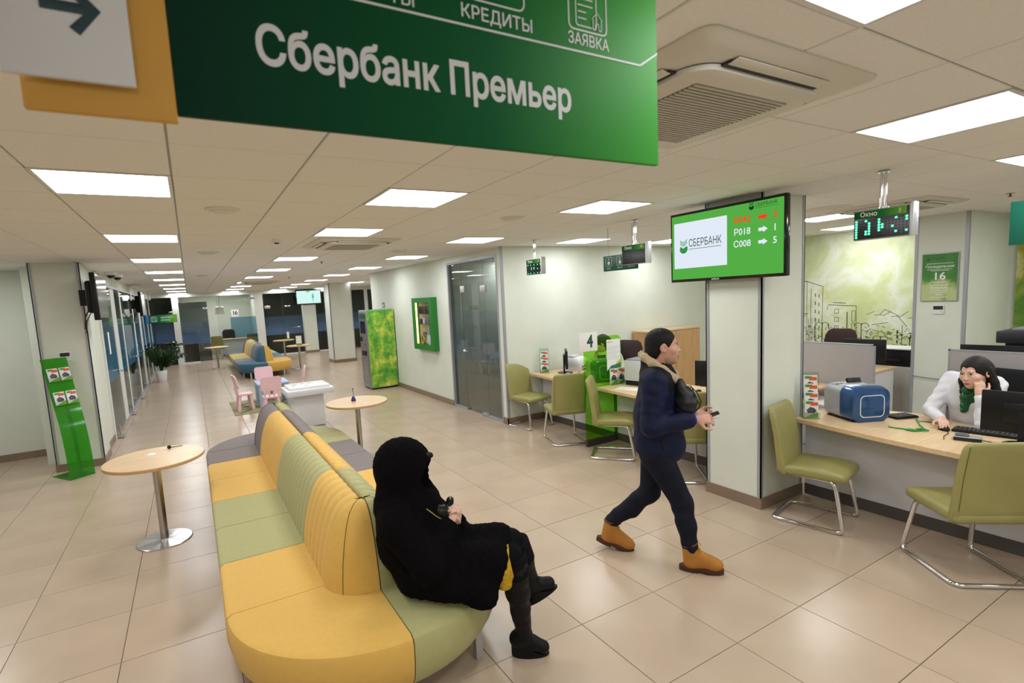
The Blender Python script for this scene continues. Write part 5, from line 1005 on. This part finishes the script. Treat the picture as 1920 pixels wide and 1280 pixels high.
HAIRB = mat('black_hair', (.006, .005, .005), .6, spec=.25, bump=.6, bs=120, stretch=(6, 6, .6)); HAIRD = mat('dark_brown_hair', (.010, .006, .006), .5, spec=.3, bump=.6, bs=120, stretch=(6, 6, .6))
class Head:
    """head frame: origin at the skull centre, +y the face, +x the person's right"""
    def __init__(s, c, R=np.eye(3), sc=1.): s.c = np.array(c); s.R = R; s.s = sc
    def p(s, x, y, z): return tuple(s.c+s.R@(np.array([x, y, z])*s.s))
    def build(s, F, fem=False):
        P, q = s.p, s.s
        F.ell(P(0, -.012, .018), (.076*q, .095*q, .092*q), .02, s.R); F.ell(P(0, .03, -.055), (.058*q, .066*q, .070*q), .03, s.R)
        F.ell(P(0, .074, -.098), (.022*q, .018*q, .017*q) if not fem else (.017*q, .015*q, .015*q), .025, s.R)
        F.cone(P(0, .086, .005), P(0, .104, -.032), .008*q, .0125*q, .012); F.ell(P(.012*q, .095, -.035), .008*q, .008); F.ell(P(-.012, .095, -.035), .008*q, .008)
        for e in (-1, 1):
            F.ell(P(e*.032, .083, .022), (.022*q, .010*q, .007*q), .012, s.R); F.ell(P(e*.045, .058, -.028), (.024*q, .022*q, .022*q), .025, s.R); F.ell(P(e*.031, .096, .002), (.016*q, .014*q, .010*q), .008, s.R, op='s')
            Re = s.R@rotz(-e*.35); F.ell(P(e*.079, -.012, -.012), (.010*q, .022*q, .032*q), .006, Re); F.ell(P(e*.087, -.006, -.010), (.006*q, .011*q, .017*q), .004, Re, op='s')
        F.ell(P(0, .090, -.064), (.022*q, .010*q, .007*q), .008, s.R); F.ell(P(0, .088, -.076), (.018*q, .010*q, .007*q), .008, s.R)
    def face(s, par, hair, lips=LIP):
        for e in (-1, 1):
            b = MB(); b.ell(s.p(e*.031, .0715, .002), .0125*s.s, 14, 10); ey = b.build('eye', EYEW, par); b = MB(); b.ell(s.p(e*.031, .0806, .002), (.0065*s.s, .0045*s.s, .0065*s.s), 10, 6); b.build('iris', IRIS, ey)
            b = MB(); b.tube([s.p(e*.015, .0845, .021), s.p(e*.03, .0870, .027), s.p(e*.047, .0755, .021)], [.003, .0036, .002], 6); b.build('eyebrow', hair, par)
            b = MB(); b.tube([s.p(e*.018, .0815, .005), s.p(e*.031, .0845, .0085), s.p(e*.044, .0760, .004)], .0022, 5); b.build('eyelash', hair, par)
        b = MB(); b.tube([s.p(-.022, .0945, -.069), s.p(-.008, .1005, -.066), s.p(.008, .1005, -.066), s.p(.022, .0945, -.069)], [.002, .0048, .0048, .002], 8); b.tube([s.p(-.018, .0955, -.071), s.p(0, .1000, -.075), s.p(.018, .0955, -.071)], [.002, .0052, .002], 8); b.build('lips', lips, par)
def hand(F, wrist, palm, up, side, curl=.6, q=1., thumb=.6, spread=.05):
    """five separate fingers on a palm: wrist -> palm direction, up = back of the hand, side = +1 when the thumb lies towards up x forward"""
    w_ = np.array(wrist, float); f = np.array(palm, float)-w_; L = np.linalg.norm(f); f /= L; u = np.array(up, float); u -= f*(u@f); u /= np.linalg.norm(u); r = np.cross(f, u)*side
    kn = w_+f*.085*q; F.cone(w_, w_+f*.03*q, .026*q, .027*q, .015)
    for o in (-.024, -.008, .009, .025): F.cone(w_+f*.02*q+r*o*.7*q, kn+r*o*q, .0145*q, .0125*q, .012)
    for o, ln_, rad in ((-.028, .058, .0075), (-.0095, .075, .0082), (.0095, .08, .0085), (.028, .07, .0083)):
        p = kn+r*o*q; d = f+r*o*spread*8; d /= np.linalg.norm(d); a = 0
        for k, fr in enumerate((.45, .32, .23)):
            a += curl*(.6, 1., .8)[k]; dd = d*math.cos(a)-u*math.sin(a); e = p+dd*ln_*fr*q; F.cone(p, e, rad*q*(1-.06*k), rad*q*(.93-.08*k), .003); p = e
    p = w_+f*.025*q+r*.024*q; d1 = f*.55+r*.75-u*.3*thumb; d1 /= np.linalg.norm(d1); e = p+d1*.042*q; F.cone(p, e, .0145*q, .0115*q, .010); d2 = f*.85+r*.25-u*.5*thumb; d2 /= np.linalg.norm(d2); g = e+d2*.032*q; F.cone(e, g, .0108*q, .0098*q, .003); d3 = f*.95-r*.1*thumb-u*.3*thumb; d3 /= np.linalg.norm(d3); F.cone(g, g+d3*.024*q, .0098*q, .0082*q, .003)
def folds(fr, amp, ax=(1, 1, 1), ph=0.):
    rs = np.random.RandomState(int(fr)+int(ph*7)); Q = [(rs.normal(size=3)*np.array(ax)*fr*f_, rs.uniform(0, 6.3), w_) for f_, w_ in ((.35, 1.), (.5, .9), (.7, .7), (.9, .5), (1.2, .4))]
    def fn(P):
        d = 0
        for k, p, w_ in Q: d = d+w_*np.sin(P[..., 0]*k[0]+P[..., 1]*k[1]+P[..., 2]*k[2]+p+1.3*np.sin(P[..., 2]*k[0]*.5))
        return (amp*.6*d).astype('f4')
    return fn
def fuzz(amp, fr): return lambda P: (amp*(np.sin(fr*P[..., 0]+2*np.sin(fr*.7*P[..., 2]))*np.sin(fr*1.1*P[..., 1]+1.3)+.6*np.sin(fr*1.9*P[..., 2]+2*P[..., 0]*fr)*np.sin(fr*1.6*P[..., 0]))).astype('f4')
# ---- walking visitor
def make_walker():
    t = thing('person', 'person in navy padded jacket, dark jeans and tan boots walking with a phone', 'person', (2.79, 2.55, 0), face(.64, -.77))
    hd = Head((0, .062, 1.575), rotz(math.radians(14))@rotx(-.06), 1.06)
    F = Field((-.36, -.56, -.01), (.36, .5, 1.72), .0062); hd.build(F)
    F.cone((0, .03, 1.50), (0, .005, 1.38), .056, .066, .03); F.ell((0, .02, 1.22), (.16, .10, .2), .05); F.ell((0, .01, .95), (.14, .10, .16), .05); F.chain([(.17, .01, 1.34), (.225, .0, 1.06), (.15, .235, 1.092)], [.055, .045, .03], .03); F.chain([(-.17, .01, 1.34), (-.21, .03, 1.06), (-.06, .25, 1.085)], [.055, .045, .03], .03)
    F.chain([(.085, .02, .85), (.085, .165, .50), (.085, .225, .12), (.085, .35, .06)], [.075, .045, .035, .03], .03); F.chain([(-.085, 0, .85), (-.08, -.04, .49), (-.10, -.335, .20), (-.10, -.29, .06)], [.075, .045, .035, .03], .03)
    hand(F, (.135, .262, 1.095), (.105, .36, 1.092), (.75, -.1, .5), 1, .72, 1.02, .7); hand(F, (-.05, .262, 1.085), (-.01, .35, 1.075), (-.7, -.1, -.5), 1, .8, 1., .6)
    body = F.mesh('body', SKIN, t); hd.face(t, HAIRB)
    F = Field((-.15, -.12, 1.38), (.15, .22, 1.74), .0045); P = hd.p
    F.ell(P(0, -.018, .026), (.086, .104, .094), .01, hd.R, noise=fuzz(.0012, 160)); F.ell(P(0, -.06, -.035), (.070, .055, .075), .03, hd.R); 
    G = Field((-.15, -.12, 1.38), (.15, .22, 1.74), .0045)
    F.half(tuple(hd.R@np.array([0, 1, -.55])), float((hd.R@np.array([0, 1, -.55]))@(hd.c+hd.R@np.array([0, .062, .045])))) ; F.ell(P(0, .10, -.035), (.13, .098, .10), .01, hd.R, op='s'); F.ell(P(.085, -.006, -.028), (.03, .030, .045), .01, hd.R, op='s'); F.ell(P(-.085, -.006, -.028), (.03, .030, .045), .01, hd.R, op='s'); F.half((0, -.5, -1), -1.475)
    F.mesh('hair', HAIRB, t)
    F = Field((-.12, .02, 1.38), (.12, .22, 1.60), .0045)
    F.ell(P(0, .031, -.060), (.0600*1.06, .0685*1.06, .0715*1.06), .02, hd.R); F.ell(P(0, .074, -.100), (.025, .021, .019), .02, hd.R); n = hd.R@np.array([0, -.35, 1.]); F.half(tuple(n), float(n@np.array(P(0, .05, -.052)))); n = hd.R@np.array([0, -1., 0]); F.half(tuple(n), float(n@np.array(P(0, .0, 0)))); F.mesh('beard_stubble', mat('stubble', 'bd937d', .7, var=.12, vs=200), t)
    # jacket
    fd = folds(38, .003)
    F = Field((-.36, -.26, .70), (.36, .40, 1.55), .0065)
    F.ell((0, .03, 1.28), (.205, .135, .19), .05, noise=fd); F.ell((0, .02, 1.08), (.198, .168, .22), .07, noise=fd); F.ell((0, .028, .88), (.188, .175, .17), .07, noise=fd); F.cone((-.15, .015, 1.355), (.15, .015, 1.355), .088, .088, .05)
    F.chain([(.185, .01, 1.35), (.228, -.005, 1.06)], [.085, .073], .04, noise=folds(60, .0035)); F.chain([(.228, -.005, 1.06), (.158, .215, 1.09)], [.073, .052], .03, noise=folds(50, .004, (1, 1, .3))); F.chain([(-.185, .01, 1.35), (-.215, .03, 1.06), (-.07, .225, 1.088)], [.085, .072, .052], .035, noise=folds(60, .006))
    F.cone((0, .0, 1.40), (0, -.01, 1.455), .098, .078, .02); F.half((0, -.16, -1), -.802); F.cone((0, .03, 1.44), (0, .01, 1.62), .066, .075, .01, op='s')
    F.mesh('jacket', [mat('navy_jacket', '0b1436', .65, spec=.25, var=.15, vs=12, bump=.25, bs=220), mat('navy_yoke', '07080f', .7, spec=.2, bump=.2, bs=220)], t, pick=lambda C: ((C[:, 2] > 1.30-.12*C[:, 1]+.0*C[:, 0]) & (np.abs(C[:, 0]) < .21) & (C[:, 2] > 1.27) & (C[:, 1] < .14)))
    F = Field((-.18, -.14, 1.2), (.18, .24, 1.56), .005); fz = fuzz(.003, 190)
    for e in (1, -1): F.chain([(0, -.075, 1.512), (e*.068, -.056, 1.502), (e*.108, .0, 1.462), (e*.112, .065, 1.415), (e*.092, .125, 1.362), (e*.06, .165, 1.30), (e*.03, .19, 1.25)], [.024, .025, .029, .031, .029, .024, .013], .02, noise=fz)
    F.mesh('sherpa_collar', mat('sherpa', 'b9a587', .95, bump=.5, bs=150), t)
    MB().tube([(.07, .0, 1.425), (.075, .06, 1.405), (.04, .11, 1.385), (-.04, .11, 1.385), (-.075, .06, 1.405)], .022, 10).build('shirt_collar', mat('royal_blue', '1b2f9a', .7), t)
    for (a, b_) in (((.152, .225, 1.092), (.137, .257, 1.095)), ((-.068, .23, 1.088), (-.052, .257, 1.086))): MB().tube([a, b_], [.044, .039], 16).build('cuff', MATS['royal_blue'], t)
    b = MB(); b.tube([(.205, .06, .955), (.2, .075, .89)], .006, 6); b.build('pocket_zip', BLACK, t)
    # jeans
    F = Field((-.24, -.40, .1), (.24, .34, .95), .0062); jf = folds(55, .005)
    F.ell((0, .01, .84), (.165, .13, .13), .05); F.chain([(.085, .02, .80), (.088, .175, .49)], [.105, .072], .05); F.chain([(.088, .175, .49), (.088, .200, .34), (.085, .222, .165)], [.074, .066, .056], .02, noise=jf); F.chain([(-.085, 0, .80), (-.08, -.045, .49)], [.105, .072], .05); F.chain([(-.08, -.045, .49), (-.09, -.18, .35), (-.10, -.325, .225)], [.074, .066, .056], .02, noise=jf)
    F.ell((0, .10, .62), (.02, .02, .02), .01); F.mesh('jeans', mat('dark_denim', '171927', .85, spec=.2, var=.25, vs=10, bump=.2, bs=400), t)
    TAN = mat('tan_nubuck', 'b1762a', .75, var=.12, vs=12, bump=.1, bs=200); SOLE = mat('boot_sole', '4a2518', .6)
    def boot(M, yk=0):
        F = Field((-.075, -.06, .02), (.075, .31, .24), .005)
        F.ell((0, .215, .062), (.046, .065, .040), .03); F.cone((0, .05, .065), (0, .2, .062), .046, .040, .03); F.cone((0, .035, .07), (0, .028, .20), .056, .058, .03); F.cone((0, .06, .12), (0, .17, .085), .048, .036, .03); F.half((0, 0, -1), -.034); F.half((0, -.25, 1), .190); F.cone((0, .03, .165), (0, .03, .3), .044, .046, .01, op='s')
        o = F.mesh('boot', TAN, t); o.data.transform(M)
        prof = []; 
        for k in range(28):
            a = 2*PI*k/28; y = .115+.168*math.sin(a); wd = .046+.006*math.sin(a)-.008*(1 if abs(y-.11) < .04 else 0); prof.append((wd*math.cos(a)*(1 if y < .2 else 1.02), y))
        s_ = MB().loft([[(x*f, .115+(y-.115)*f, z) for x, y in prof] for z, f in ((.012, .97), (.016, 1.), (.036, 1.0), (.040, .97))], M=M).build('sole', SOLE, o); h_ = MB().loft([[(x*f, min(y, .085), z) for x, y in prof] for z, f in ((0, .95), (.016, .97))], M=M).build('heel', SOLE, o); MB().loft([[(x*.95, max(y, .13), z) for x, y in prof] for z in (.004, .016)], M=M).build('tread', SOLE, o)
        MB().tube([(.055*math.cos(a), .03+.055*math.sin(a), .192+.014*math.sin(a)) for a in [2*PI*k/18 for k in range(18)]], .010, 8, closed=True, M=M).build('padded_collar', mat('boot_collar', '6a3c20', .7), o)
        b = MB()
        for k in range(5):
            y = .085+.020*k; z = .170-.017*k; b.tube([(-.026, y-.004, z-.004), (0, y+.006, z+.008), (.026, y+.010, z-.010)], .0028, 6, M=M); b.tube([(.026, y-.004, z-.004), (0, y+.006, z+.009), (-.026, y+.010, z-.010)], .0028, 6, M=M)
        for e in (-1, 1): b.tube([(0, .082, .178), (e*.035, .10, .185), (e*.045, .12, .165), (e*.015, .098, .172)], .0028, 6, M=M)
        b.build('laces', mat('yellow_lace', 'c8a33a', .7), o)
    SCL = Matrix.Diagonal((.98, .86, 1.04, 1)); boot(TR(.085, .195, 0, -.0) @ SCL); boot(Matrix.Translation((-.10, -.262, -.002)) @ Matrix.Rotation(math.radians(-16), 4, 'X') @ Matrix.Translation((0, -.155, 0)) @ SCL)
    W = Matrix.Translation((2.79, 2.55, 0)) @ Matrix.Rotation(t.rotation_euler.z, 4, 'Z')
    ph = thing('smartphone', 'dark smartphone held by the walking person', 'phone'); ph.matrix_world = W @ Matrix.Translation((.055, .355, 1.098)) @ Matrix.Rotation(.45, 4, 'X') @ Matrix.Rotation(-.5, 4, 'Y'); MB().rbox((0, 0, 0), (.068, .125, .009), .004).build('case', BLACK, ph); MB().box(-.03, .03, -.055, .055, .0046, .0052).build('glass', SCROFF, ph, smooth=0)
    cdp = thing('paper_ticket', 'small white ticket held under the phone', 'ticket'); cdp.matrix_world = W @ Matrix.Translation((.06, .375, 1.078)) @ Matrix.Rotation(.25, 4, 'X'); MB().box(-.025, .025, -.04, .045, 0, .0012).build('sheet', PAPER, cdp, smooth=0)
    bg = thing('drawstring_pouch', 'black drawstring pouch hanging from the walking person arm', 'bag'); bg.matrix_world = W
    F = Field((-.05, .08, 1.05), (.24, .40, 1.38), .006); F.ell((.10, .205, 1.20), (.075, .078, .10), .03, noise=folds(70, .006)); F.cone((.10, .18, 1.28), (.09, .17, 1.33), .045, .03, .03); F.mesh('pouch', mat('black_nylon', (.008, .008, .010), .5, bump=.2, bs=60), bg)
    b = MB(); b.tube([(.11, .19, 1.30), (.12, .235, 1.315), (.125, .275, 1.27), (.125, .30, 1.21), (.12, .285, 1.165), (.115, .265, 1.14)], .0035, 6); b.tube([(.11, .19, 1.30), (.105, .245, 1.30), (.115, .265, 1.25), (.12, .278, 1.2), (.12, .26, 1.16)], .0035, 6); b.tube([(.12, .23, 1.26), (.13, .285, 1.21), (.13, .29, 1.175), (.12, .27, 1.15)], .003, 6); b.build('cords', BLACK, bg)
make_walker()
# ---- seated visitor in black fur
def make_fur():
    O = (1.064, 2.437); t = thing('person', 'person in hooded black fur coat and black boots sitting on the bench', 'person', (*O, 0), face(.8, -.6))
    hd = Head((0, -.215, 1.085), rotx(-.25), .98)
    F = Field((-.34, -.40, -.01), (.34, .66, 1.28), .0075); hd.build(F, True); F.cone((0, -.18, 1.0), (0, -.2, .9), .045, .055, .03); F.chain([(0, -.2, .85), (0, -.1, .6)], [.12, .13], .04); F.chain([(.15, -.19, .86), (.20, -.03, .68), (.06, .05, .80)], [.05, .04, .027], .03); F.chain([(-.15, -.19, .86), (-.19, .0, .68), (-.03, .06, .79)], [.05, .04, .027], .03)
    F.chain([(.09, -.05, .56), (.03, .34, .62), (-.05, .40, .12)], [.07, .042, .022], .03); F.chain([(-.09, -.05, .56), (-.05, .345, .66), (-.12, .44, .42)], [.07, .042, .022], .03)
    hand(F, (.058, .055, .808), (.02, .075, .87), (.5, .85, .1), 1, .9, .95, .6); hand(F, (-.028, .065, .80), (.01, .08, .87), (-.5, .8, .1), -1, .9, .95, .6); F.mesh('body', SKINP, t); hd.face(t, HAIRD)
    FUR = mat('black_fur', (.0045, .004, .0045), 1., spec=.05, bump=.7, bs=300)
    fz = fuzz(.0028, 110); F = Field((-.36, -.44, .36), (.36, .42, 1.30), .0075)
    F.ell((0, -.200, 1.115), (.128, .150, .142), .04, noise=fz); F.cone((0, -.200, 1.10), (0, -.205, .93), .138, .138, .05, noise=fz); F.chain([(0, -.21, .87), (0, -.17, .70), (0, -.03, .57)], [.155, .18, .175], .06, noise=fz); F.cone((-.15, -.2, .86), (.15, -.2, .86), .10, .10, .05, noise=fz)
    F.chain([(.19, -.185, .85), (.225, -.03, .67), (.085, .035, .785)], [.092, .085, .062], .04, noise=fz); F.chain([(-.19, -.185, .85), (-.21, .0, .67), (-.045, .05, .775)], [.092, .085, .062], .04, noise=fz)
    F.chain([(.10, -.02, .58), (.07, .265, .625)], [.135, .10], .05, noise=fz); F.chain([(-.10, -.02, .58), (-.05, .28, .66)], [.13, .105], .05, noise=fz); F.ell((.10, .10, .535), (.15, .20, .095), .06, noise=fz); F.ell((.16, .22, .47), (.07, .075, .06), .05, noise=fz); F.ell((.02, -.14, .53), (.19, .12, .10), .06, noise=fz); F.ell((0, -.125, .925), (.115, .085, .10), .05, noise=fz); F.cone((.02, -.10, .90), (.02, -.04, .74), .10, .12, .05, noise=fz)
    F.half((0, 0, -1), -.437+.0); F.cone((0, -.10, 1.06), (0, .1, 1.05), .078, .09, .01, op='s'); F.mesh('fur_coat', FUR, t)
    MB().tube([(.03, -.085, 1.165), (.0, -.045, 1.165), (-.03, -.085, 1.165)], [.012, .017, .012], 8).build('cap_peak', mat('black_leather', (.005, .005, .006), .35, spec=.25), t)
    b = MB(); b.tube([(.115, -.055, .92), (.11, -.01, .88), (.09, .02, .85), (.085, .03, .81)], .003, 6); b.build('gold_zip', mat('gold_trim', (.6, .42, .14), .3, metal=.9), t)
    LACE = mat('yellow_lace_fabric', 'd0a71e', .8, var=.35, vs=70, bump=.6, bs=90)
    F = Field((-.2, .1, .40), (.22, .46, .78), .006); F.cone((.06, .22, .60), (.035, .335, .61), .092, .088, .03); F.cone((-.05, .2, .64), (-.05, .315, .655), .085, .080, .03); F.cone((.085, .315, .60), (.07, .32, .50), .050, .042, .03); F.half((0, 1, .15), .455); F.half((0, 0, -1), -.475); F.mesh('lace_skirt', LACE, t)
    F = Field((-.3, .1, .05), (.2, .6, .80), .0065); F.chain([(.06, .1, .60), (.028, .35, .625), (-.03, .395, .3)], [.085, .066, .05], .02); F.chain([(-.06, .1, .63), (-.055, .35, .665), (-.11, .44, .42)], [.085, .066, .045], .02); F.mesh('tights', mat('black_tights', (.005, .005, .006), .95, spec=.1), t)
    LEA = mat('black_boot_leather', (.005, .005, .006), .5, spec=.18, var=.2, vs=10, bump=.15, bs=90); SUE = mat('black_suede', (.006, .006, .007), .95, spec=.1)
    def boot(knee, ankle, M, top=.0):
        F = Field((-.26, .2, -.02), (.18, .72, .76), .006); k = np.array(knee); a = np.array(ankle); m_ = k*.55+a*.45
        F.chain([k, m_, a], [.068, .064, .042], .02, noise=folds(60, .003))
        ft = [tuple((M @ Vector(p))[:]) for p in ((0, .02, .10), (0, .09, .075), (0, .155, .045))]; F.chain([tuple(a), ft[0], ft[1], ft[2]], [.044, .044, .040, .036], .02); d = (a-k)/np.linalg.norm(a-k); F.half(tuple(-d), float(-d@(k+d*.005)))
        o = F.mesh('boot', LEA, t); pr_ = []
        for q in range(22):
            an = 2*PI*q/22; pr_.append((.037*math.cos(an), .085+.105*math.sin(an)))
        MB().loft([[(x*f, .085+(y-.085)*f, z0 if z0 is not None else .012+.075*max(0, min(1, (.15-y)/.13))) for x, y in pr_] for z0, f in ((0, .95), (.010, 1.), (None, 1.))], M=M).build('wedge_sole', LEA, o)
        MB().tube([tuple(k+d*.0), tuple(k+d*.12)], [.0715, .0705], 20).build('suede_cuff', SUE, o)
        z0 = k+d*.125+np.array([.05, -.035, 0]); MB().tube([tuple(z0), tuple(z0+d*.045)], .0045, 6).build('gold_zip', MATS['gold_trim'], o)
    boot((.028, .368, .635), (-.055, .40, .13), TR(-.06, .345, 0, .12)); boot((-.055, .378, .665), (-.115, .445, .40), Matrix.Translation((-.125, .435, .262)) @ Matrix.Rotation(math.radians(32), 4, 'X') @ Matrix.Rotation(.1, 4, 'Z'))
    W = Matrix.Translation((*O, 0)) @ Matrix.Rotation(t.rotation_euler.z, 4, 'Z')
    bg = thing('handbag', 'small black handbag with gold rings held by the person in fur', 'bag'); bg.matrix_world = W
    F = Field((-.1, -.06, .76), (.14, .14, .98), .0055); F.ell((.035, .0, .865), (.045, .05, .04), .02, noise=folds(60, .003)); F.cone((.02, .035, .86), (.015, .05, .925), .026, .020, .02); F.cone((.05, -.02, .88), (.05, -.025, .90), .03, .025, .02); F.mesh('pouch', MATS['black_leather'], bg)
    G = MATS['gold_trim']; b = MB(); b.tube([(.015+.014*math.cos(a), .05+.004, .932+.014*math.sin(a)) for a in [2*PI*k/16 for k in range(16)]], .003, 6, closed=True); b.build('gold_ring', G, bg); b = MB()
    for k in range(5): b.tube([(.022+.007*math.cos(a)-.004*k, .075+.004*k, .86-.010*k+.009*math.sin(a)) for a in [2*PI*q/10 for q in range(10)]], .0035, 6, closed=True)
    b.build('gold_chain', mat('bright_gold', (.9, .7, .12), .2, metal=.9), bg)
make_fur()
# ---- clerks
def make_clerk(label, O, f, hd, arms, tall, coat, hairc, scarf, longhair, seated=.48):
    t = thing('person', label, 'person', (*O, 0), face(*f)); sh = tall
    F = Field((-.42, -.30, .05), (.42, .80, 1.40), .0068); hd.build(F, True); F.cone(hd.p(0, -.03, -.07), (0, .09, sh+.03), .043, .050, .03); F.chain([(0, .10, sh-.08), (0, .02, .6)], [.09, .11], .04); F.chain([(.09, 0, .56), (.10, .42, .56), (.10, .44, .12), (.10, .55, .07)], [.08, .055, .04, .03], .03); F.chain([(-.09, 0, .56), (-.10, .42, .56), (-.10, .44, .12), (-.10, .55, .07)], [.08, .055, .04, .03], .03)
    for (s_, e, w_, tip, up, sd, cu, th) in arms: F.chain([s_, e, w_], [.045, .036, .024], .02); hand(F, w_, tip, up, sd, cu, .92, th)
    F.mesh('body', SKINP, t); hd.face(t, hairc)
    F = Field((-.40, -.24, .5), (.40, .74, 1.25), .0068); fd = folds(50, .004); F.chain([(0, .105, sh-.09), (0, .06, sh-.28), (0, .02, .60)], [.132, .14, .155], .06, noise=fd); F.ell((.062, .165, sh-.18), (.07, .06, .07), .05); F.ell((-.062, .165, sh-.18), (.07, .06, .07), .05); F.cone((.135, .085, sh-.02), (-.135, .085, sh-.02), .058, .058, .05)
    for (s_, e, w_, tip, up, sd, cu, th) in arms:
        w2 = tuple(np.array(w_)*.86+np.array(e)*.14); F.chain([s_, e], [.062, .050], .03, noise=folds(70, .005)); F.chain([e, w2], [.050, .038], .02, noise=folds(70, .005, (1, 1, .4)))
    F.cone(hd.p(0, -.03, -.07), (0, .10, sh+.01), .05, .056, .03, op='s'); F.mesh('blouse', coat, t); F = Field((-.3, -.22, .3), (.3, .62, .78), .01); F.chain([(.05, 0, .575), (.09, .44, .575)], [.165, .095], .05); F.chain([(-.05, 0, .575), (-.09, .44, .575)], [.165, .095], .05); F.mesh('skirt', mat('grey_skirt', (.06, .06, .065), .8), t)
    for x in (.10, -.10): MB().loft([[(x+p[0], .50+p[1], z) for p in rrect(.08*q, .22*q, .035*q, 4)] for z, q in ((.0, 1), (.03, 1), (.07, .7))]).build('shoe', BLACK, t)
    F = Field((-.42, -.1, .80), (.30, .5, 1.42), .005); P = hd.p; R = hd.R; q = hd.s; st = fuzz(.0012, 150)
    F.ell(P(0, -.022, .030), (.088*q, .105*q, .097*q), .01, R, noise=st); F.chain([P(0, -.07, .0), P(0, -.085, -.10), P(0, -.09, -.19)], [.075*q, .07*q, .055*q], .03)
    if longhair:
        F.chain([P(.075, -.005, .03), P(.088, .02, -.07), P(.085, .02, -.16), P(.098, .0, -.27)], [.020, .021, .024, .009], .02, noise=st); F.chain([P(.085, -.01, -.09), P(.12, .0, -.17), P(.125, .01, -.25)], [.016, .016, .006], .015, noise=st); F.chain([P(-.078, -.03, .02), P(-.09, -.045, -.08), P(-.10, -.05, -.20)], [.018, .026, .03], .02, noise=st)
    F.ell(P(.030, .112, -.03), (.052*q, .075*q, .088*q), .01, R@roty(-.30), op='s'); F.ell(P(-.030, .112, -.03), (.052*q, .075*q, .088*q), .01, R@roty(.30), op='s'); F.ell(P(0, .115, -.055), (.062*q, .075*q, .085*q), .01, R, op='s'); F.ell(P(.022, .110, .012), (.044*q, .060*q, .072*q), .01, R@roty(.45), op='s'); F.ell(P(-.022, .110, .012), (.044*q, .060*q, .072*q), .01, R@roty(-.45), op='s')
    F.mesh('hair', hairc, t)
    if scarf:
        F = Field((-.2, .0, sh-.40), (.16, .36, sh+.12), .005); SC_ = mat('green_scarf', '0d5f2c', .55, var=.5, vs=22)
        c0 = np.array((-.03, .175, sh-.015)); F.chain([P(.055, -.02, -.125), P(.045, .05, -.135), tuple(c0)], [.020, .024, .022], .02); F.chain([P(-.055, -.02, -.125), P(-.045, .05, -.135), tuple(c0)], [.020, .024, .022], .02); F.ell(tuple(c0), (.028, .022, .024), .01); F.chain([tuple(c0), (-.035, .235, sh-.13), (-.02, .235, sh-.235)], [.020, .034, .026], .015, noise=folds(60, .004)); F.chain([tuple(c0), (-.07, .22, sh-.10), (-.075, .225, sh-.16)], [.016, .026, .014], .015); F.mesh('scarf', SC_, t)
        b = MB(); rr = random.Random(2)
        for k in range(14):
            x, z = rr.uniform(-.06, .0), sh-.04-rr.uniform(0, .18); b.tube([(x, .273-.02*abs(x+.03)/.03, z), (x+rr.uniform(-.015, .015), .272-.02*abs(x+.03)/.03, z+rr.uniform(-.02, .02))], .0013, 4)
        b.build('scarf_print', PAPER, t)['kind'] = 'stuff'
    return t
BLO = mat('white_blouse', (.72, .72, .76), .75, bump=.1, bs=300)
make_clerk('person in white blouse and green scarf sitting at the desk, cheek on fist', (5.58, 1.66), (-.97, .2), Head((-.085, .235, 1.175), roty(.10)@rotx(-.12)@rotz(-.12), 1.0),
    [((.155, .09, 1.075), (.175, .30, .83), (-.02, .48, .812), (-.08, .56, .806), (.0, .15, 1), 1, .42, .4), ((-.155, .09, 1.06), (-.225, .36, .795), (-.165, .315, 1.02), (-.155, .30, 1.10), (-.6, .7, .1), 1, 1.15, .9)], 1.10, BLO, HAIRD, True, True)
make_clerk('person in pale blouse at the corner desk with a hand raised to the face', (5.38, 5.52), (-.67, .74), Head((0, .27, 1.205), rotx(-.42), 1.0),
    [((.155, .09, 1.06), (.18, .22, .82), (.03, .33, .985), (.0, .35, 1.06), (.5, .6, .3), 1, .5, .5), ((-.155, .09, 1.06), (-.21, .30, .84), (-.12, .50, .80), (-.06, .575, .79), (0, .1, 1), -1, .4, .4)], 1.06, mat('pale_blouse', (.68, .72, .66), .75, bump=.1, bs=300), HAIRD, False, False)
